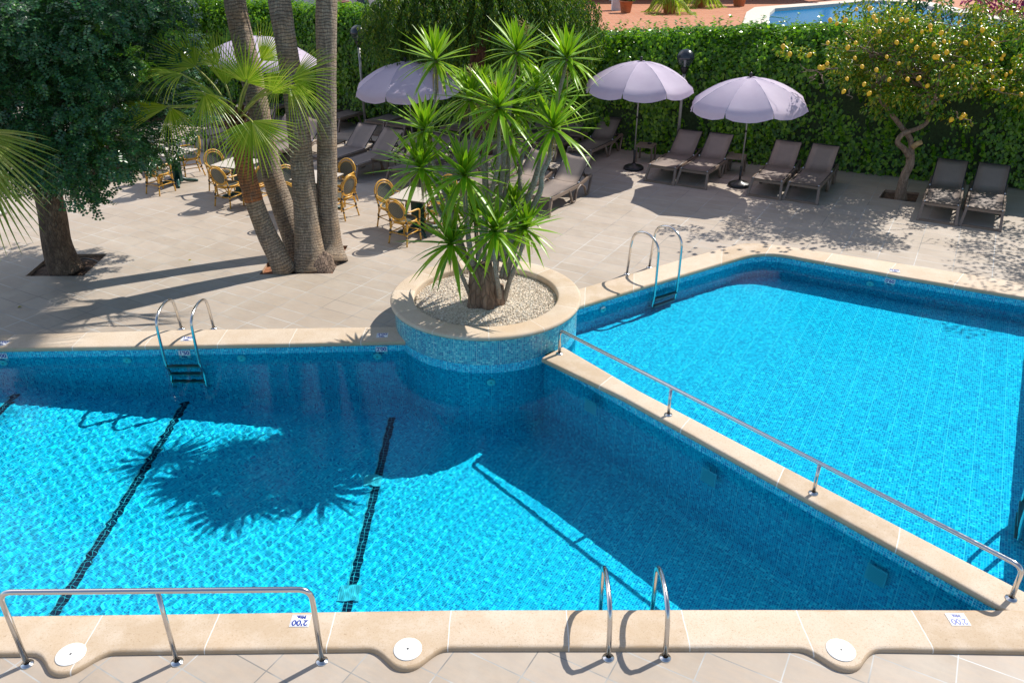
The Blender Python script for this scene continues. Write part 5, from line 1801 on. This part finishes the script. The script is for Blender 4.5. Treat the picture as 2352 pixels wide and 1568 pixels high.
# ---------------------------------------------------------------- palm reaching in at the left border
fb = Vector((-10.6, 10.9, 0))
fp = thing('fan_palm', 'palm left of the picture whose striped leaf reaches in at the border', 'palm tree', fb)
mb = MB(); mb.tube(smooth_path([fb, fb + Vector((.1, 0, 1.2)), fb + Vector((.15, 0, 2.2))], 5), [.2] * 4 + [.17] * 7, 16); mb.build('trunk', M['palmbark'], fp, fb)
ftop = fb + Vector((.15, 0, 2.25))
M['fan2'] = m_leaf('yellowish_palm_leaf', [(.16, .24, .03), (.28, .36, .06), (.40, .42, .12)], .45, .4, .4)
hub = AT(-75, 300, 10.6)
frond(fp, fb, ftop, hub, (AT(60, 460, 10.2) - hub), Vector((.2, -.8, .6)), 1.25, M['fan2'], nseg=27, spread=2.1, droop=.14, split=.6)
hub = AT(-60, 360, 10.7)
frond(fp, fb, ftop, hub, (AT(40, 560, 10.5) - hub), Vector((.2, -.8, .6)), 1.15, M['fan2'], nseg=18, spread=1.5, droop=.18, split=.6)
for k in range(7):
    az = pi * .6 + k * .5; d = Vector((cos(az), sin(az), R.uniform(.2, 1)))
    frond(fp, fb, ftop, ftop + d.normalized() * .9, d, Vector((0, 0, 1)), .85, M['fandark'], nseg=20, spread=3.2, droop=.3, split=.5)

# ================================================================ RATTAN CHAIRS AND CAFE TABLES
def m_weave():
    N = NT('dark_woven_seat')
    uv = N.coord('UV'); sep = N.n('SeparateXYZ'); N.l(uv, sep.inputs[0])
    au, av = N.math('ABSOLUTE', sep.outputs[0]), N.math('ABSOLUTE', sep.outputs[1])
    d = N.math('FRACT', N.math('MULTIPLY', N.math('ADD', au, av), 24.0))
    w = N.math('GREATER_THAN', d, .55)
    st = N.math('SINE', N.math('MULTIPLY', N.math('SUBTRACT', sep.outputs[0], sep.outputs[1]), 520.0))
    N.base(N.mix(w, (.075, .078, .062), (.14, .142, .115)))
    N.b.inputs['Roughness'].default_value = .32
    N.bump(N.math('ADD', N.math('MULTIPLY', w, .6), N.math('MULTIPLY', st, .3)), .5, .003)
    return N.m
M['weave'] = m_weave()
def ring(c, rx, ry, ax_x, ax_y, n=28):
    c, ax_x, ax_y = Vector(c), Vector(ax_x), Vector(ax_y)
    return [c + ax_x * (cos(2 * pi * k / n) * rx) + ax_y * (sin(2 * pi * k / n) * ry) for k in range(n + 1)]
def disc(mb, c, rx, ry, ax_x, ax_y, bulge, n=28):
    c, ax_x, ax_y = Vector(c), Vector(ax_x), Vector(ax_y)
    nn = ax_x.cross(ax_y).normalized()
    for side in (1, -1):
        b = len(mb.v)
        mb.v.append(tuple(c + nn * (bulge + .005 * side)))
        for q in (.5, 1.0):
            for k in range(n):
                a = 2 * pi * k / n
                mb.v.append(tuple(c + ax_x * (cos(a) * rx * q) + ax_y * (sin(a) * ry * q) + nn * (bulge * (1 - q * q) + .005 * side)))
        def uv(i):
            p = Vector(mb.v[i]) - c; return (p.dot(ax_x), p.dot(ax_y))
        for k in range(n):
            k2 = (k + 1) % n
            f = [b, b + 1 + k, b + 1 + k2]; g = [b + 1 + k, b + 1 + n + k, b + 1 + n + k2, b + 1 + k2]
            if side < 0: f, g = f[::-1], g[::-1]
            mb.face(f, True, [uv(i) for i in f]); mb.face(g, True, [uv(i) for i in g])
def make_chair(label):
    t = thing('rattan_chair', label, 'chair', (0, 0, 0), 0, 'yellow rattan armchairs')
    bx, by = Vector((1, 0, 0)), Vector((0, -.24, .97)).normalized()
    bc = Vector((0, -.24, .685))
    mb = MB()
    mb.tube(ring(bc, .215, .215, bx, by), .017, 8, caps=False)
    mb.tube(ring(bc + Vector((0, .008, -.01)), .178, .178, bx, by), .012, 8, caps=False)
    mb.build('back_hoop', M['rattan'], t)
    mb = MB(); disc(mb, bc + Vector((0, .004, -.008)), .172, .172, bx, by, .015); mb.build('back_panel', M['weave'], t)
    sc = Vector((0, .0, .445))
    mb = MB(); mb.tube(ring(sc, .225, .215, (1, 0, 0), (0, 1, 0)), .017, 8, caps=False)
    mb.tube(ring(sc - Vector((0, 0, .03)), .215, .205, (1, 0, 0), (0, 1, 0)), .012, 8, caps=False); mb.build('seat_hoop', M['rattan'], t)
    mb = MB(); disc(mb, sc + Vector((0, 0, .004)), .212, .202, Vector((1, 0, 0)), Vector((0, 1, 0)), .012); mb.build('seat_panel', M['weave'], t)
    for s in (-1, 1):
        mb = MB()
        mb.tube(smooth_path([(s * .205, -.255, .70), (s * .195, -.215, .54), (s * .185, -.185, .44), (s * .195, -.20, .25), (s * .215, -.25, .0)], 5), .0155, 8)
        mb.m = 1
        for (x, y, z, dz) in ((.196, -.205, .25, .05), (.186, -.187, .45, .05), (.205, -.235, .62, .04), (.198, -.215, .17, .03)): mb.tube([(s * x, y, z - dz / 2), (s * x, y, z + dz / 2)], .0205, 8)
        mb.build('back_leg', [M['rattan'], M['binding']], t)
        mb = MB()
        mb.tube(smooth_path([(s * .21, -.235, .655), (s * .245, -.08, .655), (s * .255, .08, .652), (s * .235, .165, .60), (s * .205, .185, .44), (s * .195, .19, .25), (s * .20, .205, .0)], 5), .0165, 8)
        mb.m = 1
        for (x, y, z, dz) in ((.196, .192, .25, .05), (.203, .188, .44, .05), (.197, .195, .17, .03)): mb.tube([(s * x, y, z - dz / 2), (s * x, y, z + dz / 2)], .0205, 8)
        mb.tube([(s * .212, -.225, .655), (s * .225, -.17, .656)], .021, 8)
        mb.build('arm_and_front_leg', [M['rattan'], M['binding']], t)
    mb = MB()
    for s in (-1, 1):
        mb.tube([(s * .19, -.205, .21), (s * .19, .19, .21)], .010, 6)
        mb.tube(smooth_path([(s * .19, -.20, .27), (s * .205, -.13, .39), (s * .21, 0, .415), (s * .205, .12, .39), (s * .19, .19, .27)], 4), .010, 6)
    for y in (-.20, .19):
        mb.tube([(-.19, y, .21), (.19, y, .21)], .010, 6)
        mb.tube(smooth_path([(-.185, y, .27), (-.12, y, .39), (0, y, .41), (.12, y, .39), (.185, y, .27)], 4), .010, 6)
    mb.build('braces', M['rattan'], t)
    return t
def make_cafe(label):
    t = thing('cafe_table', label, 'table', (0, 0, 0), 0, 'cafe tables with pale square tops')
    mb = MB(); mb.box((0, 0, .7365), (.78, .80, .012)); mb.build('tabletop', M['tabletop'], t)
    mb = MB(); mb.box((0, 0, .722), (.788, .808, .018)); mb.build('table_edge', M['tableedge'], t)
    mb = MB()
    mb.prism([(-.05, -.13), (.05, -.13), (.05, .13), (-.05, .13)], .06, .712)
    mb.prism([(-.13, -.04), (.13, -.04), (.13, .04), (-.13, .04)], .05, .705)
    mb.box((0, 0, .700), (.45, .45, .020))
    mb.build('pedestal', M['tablegreen'], t)
    for k in range(4):
        a = pi / 4 + k * pi / 2; d = Vector((cos(a), sin(a), 0))
        mb = MB(); mb.tube([d * .03 + Vector((0, 0, .20)), d * .10 + Vector((0, 0, .10)), d * .22 + Vector((0, 0, .055)), d * .40 + Vector((0, 0, .035)), d * .43 + Vector((0, 0, .004))], [.05, .05, .04, .032, .030], 8)
        mb.build('foot', M['tablegreen'], t)
    return t
ctabs = [(-1.83, 14.98, 'pale square cafe table nearest the yucca planter'), (-4.02, 16.17, 'pale square cafe table behind the two right palm trunks'),
         (-5.98, 17.25, 'pale square cafe table behind the leaning young palm'), (-7.76, 18.20, 'pale square cafe table on dark green foot, partly under the carob leaves')]
C0 = make_cafe(ctabs[0][2])
for i, (x, y, lb) in enumerate(ctabs):
    if i == 0: C0.location = (x, y, 0); C0.rotation_euler = (0, 0, -V22)
    else: dup(C0, (x, y, 0), -V22, lb)
# (x, y of the back hoop, facing azimuth in degrees, label)
chairs = [
 (-2.14, 14.19, 31, 'rattan chair nearest the camera, at the table beside the planter'),
 (-2.52, 15.36, 138, 'rattan chair at the left corner of the table beside the planter, facing the camera'),
 (-1.22, 14.95, 292, 'rattan chair half hidden by the yucca at the right side of its table'),
 (-1.28, 15.72, 215, 'rattan chair behind the table nearest the planter, seen through yucca leaves'),
 (-4.38, 15.30, 28, 'rattan chair in front of the table behind the palms, seen between the trunks'),
 (-3.28, 15.72, 300, 'rattan chair right of the rightmost palm trunk, turned away to the left'),
 (-3.55, 16.95, 205, 'rattan chair behind the table right of the straight palm trunk, facing the camera'),
 (-4.72, 16.44, 140, 'rattan chair between the leaning palm trunks, its panel facing the camera'),
 (-6.15, 16.43, 25, 'rattan chair in front of the second table from the left'),
 (-6.66, 17.72, 140, 'rattan chair behind the left corner of the second table from the left'),
 (-5.26, 16.50, 300, 'rattan chair peeping out right of the young palm trunk'),
 (-7.98, 17.30, 28, 'rattan chair in front of the leftmost table, below the carob leaves'),
 (-7.47, 19.00, 235, 'rattan chair behind the leftmost table\'s right corner, facing the camera'),
 (-8.35, 18.35, 120, 'rattan chair mostly hidden by carob leaves, left of the leftmost table'),
]
K0 = make_chair(chairs[0][3])
for i, (x, y, az, lb) in enumerate(chairs):
    a = radians(az); f = Vector((sin(a), cos(a)))
    p = (x + f.x * .24, y + f.y * .24, 0)
    if i == 0: K0.location = p; K0.rotation_euler = (0, 0, -a)
    else: dup(K0, p, -a, lb)

# ================================================================ BEYOND THE HEDGE
NZ = 1.0
def g2(x, y): 
    p = G(x, y, NZ); return Vector((p.x, p.y))
N = NT('terracotta_paving')
uv = N.coord('Object'); br = N.n('TexBrick'); br.offset = 0.5
br.inputs['Color1'].default_value = (.38, .13, .055, 1); br.inputs['Color2'].default_value = (.46, .18, .08, 1); br.inputs['Mortar'].default_value = (.42, .27, .18, 1)
br.inputs['Scale'].default_value = 1.0; br.inputs['Mortar Size'].default_value = .012; br.inputs['Brick Width'].default_value = .6; br.inputs['Row Height'].default_value = .3
N.l(uv, br.inputs[0]); N.base(br.outputs['Color']); N.b.inputs['Roughness'].default_value = .8
M['cotto'] = N.m
npool = [g2(1755, 21), g2(1895, 11), g2(2040, 0), g2(2120, 6), g2(2186, 26), g2(2360, 58), g2(2352, 70), g2(2230, 84), g2(1960, 110), g2(1755, 95), g2(1640, 60), g2(1700, 32)]
npool = [g2(1765, 60), g2(1768, 32), g2(1780, 22), g2(1895, 13), g2(2010, 3), g2(2100, 8), g2(2186, 29), g2(2370, 60), g2(2352, 71), g2(2300, 76), g2(2225, 90), g2(2100, 112), g2(1880, 125), g2(1785, 100)]
outr = [Vector((-3.5, 27)), Vector((17.5, 21)), Vector((62, 24)), Vector((80, 90)), Vector((-2, 90))]
tri = tessellate_polygon([[Vector((p.x, p.y, 0)) for p in outr], [Vector((p.x, p.y, 0)) for p in npool]])
fl = outr + npool
mb = MB(); mb.v = [(p.x, p.y, NZ) for p in fl]
for tr_ in tri:
    a, b, c = (fl[i] for i in tr_)
    if (b - a).x * (c - a).y - (b - a).y * (c - a).x < 0: tr_ = (tr_[0], tr_[2], tr_[1])
    mb.face(tr_)
for i in range(5):
    a, b = outr[i], outr[(i + 1) % 5]; n = len(mb.v)
    mb.v += [(a.x, a.y, NZ), (b.x, b.y, NZ), (b.x, b.y, -.1), (a.x, a.y, -.1)]; mb.face((n + 3, n + 2, n + 1, n))
struct(mb.build('terracotta_terrace', M['cotto']))
mb = MB()
nn_ = len(npool)
O_ = inset(npool, -.55)
for i in range(nn_):
    j = (i + 1) % nn_; n = len(mb.v)
    for p, z in ((npool[i], NZ + .05), (npool[j], NZ + .05), (O_[j], NZ + .05), (O_[i], NZ + .05)): mb.v.append((p.x, p.y, z))
    mb.face((n, n + 1, n + 2, n + 3)); n = len(mb.v)
    for p, z in ((npool[i], NZ + .05), (npool[j], NZ + .05), (npool[j], NZ - .6), (npool[i], NZ - .6)): mb.v.append((p.x, p.y, z))
    mb.face((n, n + 3, n + 2, n + 1)); n = len(mb.v)
    for p, z in ((O_[i], NZ + .05), (O_[j], NZ + .05), (O_[j], NZ), (O_[i], NZ)): mb.v.append((p.x, p.y, z))
    mb.face((n, n + 1, n + 2, n + 3))
struct(mb.build('far_pool_edge', M['stonecoping']))
mb = MB(); mb.poly([(p.x, p.y) for p in npool], NZ - .12)
wv = NT('far_pool_water'); wv.base((.0, .13, .30)); wv.b.inputs['Roughness'].default_value = .25; wv.b.inputs['Specular IOR Level'].default_value = .05
wv.bump(wv.noise(wv.coord(), 3.0, 3), .15, .02)
struct(mb.build('far_pool_water', wv.m))

def pot_plant(x, y, label, r=.36, h=.62, kind='cycad', seed=1):
    p = g2(x, y); rr = random.Random(seed)
    t = thing('potted_plant', label, 'potted plant', (p.x, p.y, NZ), 0, 'potted plants on the far terrace')
    mb = MB(); mb.lathe([(r * .68, 0), (r * .74, .05), (r * .95, h * .86), (r * 1.06, h * .86), (r * 1.06, h), (r * .92, h), (r * .9, h * .9), (.001, h * .9)], n=28)
    mb.build('pot', M['terracotta'], t)
    P, D, Nn = [], [], []
    sp = MB()
    nf = 26 if kind == 'cycad' else 30
    for k in range(nf):
        az = k * 2.4; el = rr.uniform(.1, 1.2) if kind == 'cycad' else rr.uniform(.5, 1.4)
        L = rr.uniform(1.3, 1.9) if kind == 'cycad' else rr.uniform(.4, .7)
        pts = []
        for j in range(9):
            q = j / 8
            rad = L * q * cos(el) ; z = h * .9 + L * q * sin(el) - L * (1.05 if kind == 'cycad' else .3) * q ** 2.2
            pts.append(Vector((cos(az) * rad, sin(az) * rad, max(z, .05))))
        sp.tube(pts, [.012] * 8 + [.004], 4)
        dd = Vector((-sin(az), cos(az), 0))
        for j in range(1, 9):
            for s in (-1, 1):
                for m in range(5):
                    q = pts[j - 1].lerp(pts[j], m / 5)
                    P.append(tuple(q)); v = dd * s + (pts[j] - pts[j - 1]).normalized() * .6 + Vector((0, 0, -.5)); D.append(tuple(v)); Nn.append((rr.gauss(0, .2), rr.gauss(0, .2), 1))
    sp.build('stalks', M['petiole'], t)
    leaf_mesh('leaves', np.array(P), np.array(D), np.array(Nn), .26 if kind == 'cycad' else .16, .035, M['fan'] if kind == 'cycad' else M['pepper'], t)
pot_plant(1437, 30, 'terracotta pot with short spiky plant beside a white block beyond the hedge', kind='spiky', seed=1)
pot_plant(1537, 31, 'terracotta pot with drooping cycad fronds beyond the hedge, above the globe lamp', r=.42, h=.75, seed=2)
pot_plant(1607, 17, 'terracotta pot with a drooping cycad, second from the right beyond the hedge', r=.42, h=.75, seed=3)
pot_plant(1697, 15, 'terracotta pot with small plant nearest the far pool', r=.42, h=.75, kind='spiky', seed=4)
p = g2(1415, 24); t = thing('white_block', 'small whitewashed block beside the first pot beyond the hedge', 'block', (p.x, p.y, NZ))
mb = MB(); mb.box((0, 0, .4), (.5, .5, .8)); mb.box((0, 0, .83), (.58, .58, .06)); mb.build('masonry', M['whitewall'], t)
# hose
mb = MB(); hpts = [G(x, y, NZ + .03) for x, y in ((1395, 95), (1440, 90), (1480, 92), (1530, 80), (1600, 78), (1650, 72), (1700, 60), (1760, 40), (1800, 42))]
t = thing('garden_hose', 'green hose lying along the edge of the terracotta terrace', 'hose', hpts[0])
mb.tube(smooth_path(hpts, 6), .03, 6); mb.build('hose', plain('green_hose', (.12, .36, .28), .4), t, hpts[0])
# brick steps in shade beyond
p0, p1_ = g2(1322, 12), g2(1425, 6)
t = thing('brick_steps', 'shaded reddish brick steps behind the pots, at the top edge', 'steps', (p0.x, p0.y, NZ))
mb = MB()
for i in range(4): mb.box((2.2, 3.5 + i * .5, .15 + .3 * i), (9, .5, .30))
mb.build('treads', M['cotto'], t)
# terrace pergola roof that shades the pots
t = thing('covered_porch', 'tiled porch roof on posts shading the far terrace, just above the picture', 'porch', (p0.x, p0.y, NZ))
mb = MB(); mb.box((5, 8.5, 3.4), (24, 12, .25)); mb.build('roof', M['terracotta'], t)
for x in (-4, 2.5, 9, 16):
    mb = MB(); mb.box((x, 3.2, 1.65), (.35, .35, 3.3)); mb.build('post', M['whitewall'], t)
# bougainvillea at top right
bp = g2(2330, 70) * .0 + Vector((G(2345, 110, NZ).x * .75, G(2345, 110, NZ).y * .75))
bb = Vector((bp.x + 1.5, bp.y, 0.9))
t = thing('bougainvillea', 'purple flowering bush at the top right corner beyond the hedge', 'flowering shrub', bb)
mb = MB()
cen = []
for x, y in ((2240, 6), (2275, 12), (2310, 8), (2345, 30), (2330, 20), (2260, -4), (2350, 2), (2300, -15), (2350, -30), (2380, 20), (2375, 40)):
    c = AT(x, y, bb.y); cen.append(c); limb(mb, bb + Vector((0, 0, .1)), c, .05, .01, .2)
mb.build('branches', M['lemonbark'], t, bb)
clump_crown(cen, [.38] * len(cen), 420, .12, .6, M['bougain'], 'blossom', t, bb)
clump_crown(cen, [.38] * len(cen), 90, .14, .5, M['pepper'], 'leaves', t, bb)
# steel ladder of the far pool
p = g2(2300, 40)
ladder('far_pool_ladder', (p.x, p.y, NZ + .05), pi + .5, 'thin steel ladder rails at the right end of the far pool', w=.6, reach=.8, h=1.1, steps=0, depth=-.3)
# big-leaved shrub behind the lemon tree
sb = AT(2090, 95, 40.0); sb.z = NZ
t = thing('dark_shrub', 'dark big-leaved shrub rising behind the lemon tree crown', 'shrub', sb)
mb = MB(); cen = []
for x, y in ((2030, 20), (2060, 40), (2090, 15), (2120, 35), (2150, 15), (2080, 60), (2120, 70), (2045, 70), (2160, 45), (2100, -10)):
    c = AT(x, y, 40 + R.uniform(-.5, .5)); cen.append(c); limb(mb, sb, c, .05, .015, .1)
mb.build('stems', M['carobbark'], t, sb)
clump_crown(cen, [.75] * len(cen), 110, .30, .42, M['carob'], 'leaves', t, sb)
# white building far left behind the hedge
Yw = 33.0
t = thing('white_building', 'pale building with red tiled ledge and dark window behind the hedge, top left', 'building', (-8.5, Yw, 0))
wo = (-8.5, Yw, 0)
def ax(px): return AT(px, 10, Yw).x
mb = MB(); mb.box(((ax(460) + ax(795)) / 2, Yw + 2, 3.1), (ax(795) - ax(460), 4, 6.2)); mb.build('wall', M['whitewall'], t, wo)
mb = MB(); mb.box(((ax(795) + ax(870)) / 2, Yw + 3.2, 3.0), (ax(870) - ax(795), 3, 6.0)); mb.build('wing', M['whitewall'], t, wo)
z1 = AT(700, 24, Yw).z
mb = MB(); mb.box(((ax(460) + ax(797)) / 2, Yw - .08, z1 - .5), (ax(797) - ax(460), .16, .14)); mb.build('ledge', M['stonecoping'], t, wo)
mb = MB(); mb.box(((ax(772) + ax(803)) / 2, Yw - .45, AT(700, 8, Yw).z), (ax(803) - ax(772), .9, .22)); mb.build('tiled_sill', plain('red_tile', (.16, .05, .04), .7), t, wo)
mb = MB(); mb.box(((ax(803) + ax(830)) / 2, Yw + 1.68, AT(700, 4, Yw).z), (ax(830) - ax(803), .06, 1.2)); mb.build('window', plain('dark_window_glass', (.02, .05, .09), .15), t, wo)
mb = MB()
for k in range(3): mb.tube([(ax(768), Yw - 1.5, AT(700, 26 + k * 5, Yw).z), (ax(835), Yw - 1.5, AT(700, 24 + k * 5, Yw).z)], .035, 8)
for px in (768, 800, 835): mb.tube([(ax(px), Yw - 1.5, 0), (ax(px), Yw - 1.5, AT(700, 25, Yw).z)], .03, 8)
mb.build('white_railing', M['whitewall'], t, wo)
# yellow-green shrubs between building and hedge, top left
for i, (px, py, Y, lb) in enumerate(((430, 40, 27, 'light green bush behind the carob crown, left of the first palm trunk'), (475, 60, 26.5, 'light green bush between carob crown and the back palm trunk'), (380, 60, 28, 'light green bush farthest left behind the carob crown'))):
    c = AT(px, py, Y); b = Vector((c.x, c.y, 0))
    t = thing('bush', lb, 'bush', b)
    mb = MB(); limb(mb, b, Vector((c.x, c.y, 2.4)), .1, .05, .1); mb.build('stem', M['carobbark'], t, b)
    cs = [Vector((c.x + R.uniform(-1.3, 1.3), c.y + R.uniform(-.9, .9), R.uniform(1.3, 4.6))) for _ in range(26)]
    clump_crown(cs, [R.uniform(.4, .65) for _ in cs], 260, .10, .55, M['ivy'], 'crown', t, b)
# a few fallen leaves on the paving
for i, (x, y, lb) in enumerate(((503, 403, 'small dry leaf on the paving under the carob spray'), (440, 596 - 0, 'tiny fallen leaf right of the carob pit'), (637, 582, 'fallen leaf near the palm pit'),
                                (50, 703, 'fallen leaf on shaded paving at the left'), (1190, 640, 'small leaf on the paving behind the planter'))):
    p = G(x, y, .006)
    t = thing('fallen_leaf', lb, 'leaf', p)
    a = R.uniform(0, 6)
    leaf_mesh('blade', np.array([(0, 0, 0)]), np.array([(cos(a), sin(a), .02)]), np.array([(0, 0, 1.0)]), .07, .04, M['lemonleaf'] if i % 2 else M['dry'], t)
# irrigation hose and stones in the carob pit
mb = MB(); o_ = G(215, 592, -.03); mb.tube(smooth_path([G(170, 600, -.03), G(195, 594, 0), G(222, 600, -.01), G(235, 612, -.04)], 6), .013, 6)
t = thing('irrigation_pipe', 'black drip pipe crossing the carob pit', 'pipe', o_); mb.build('pipe', M['black'], t, o_)
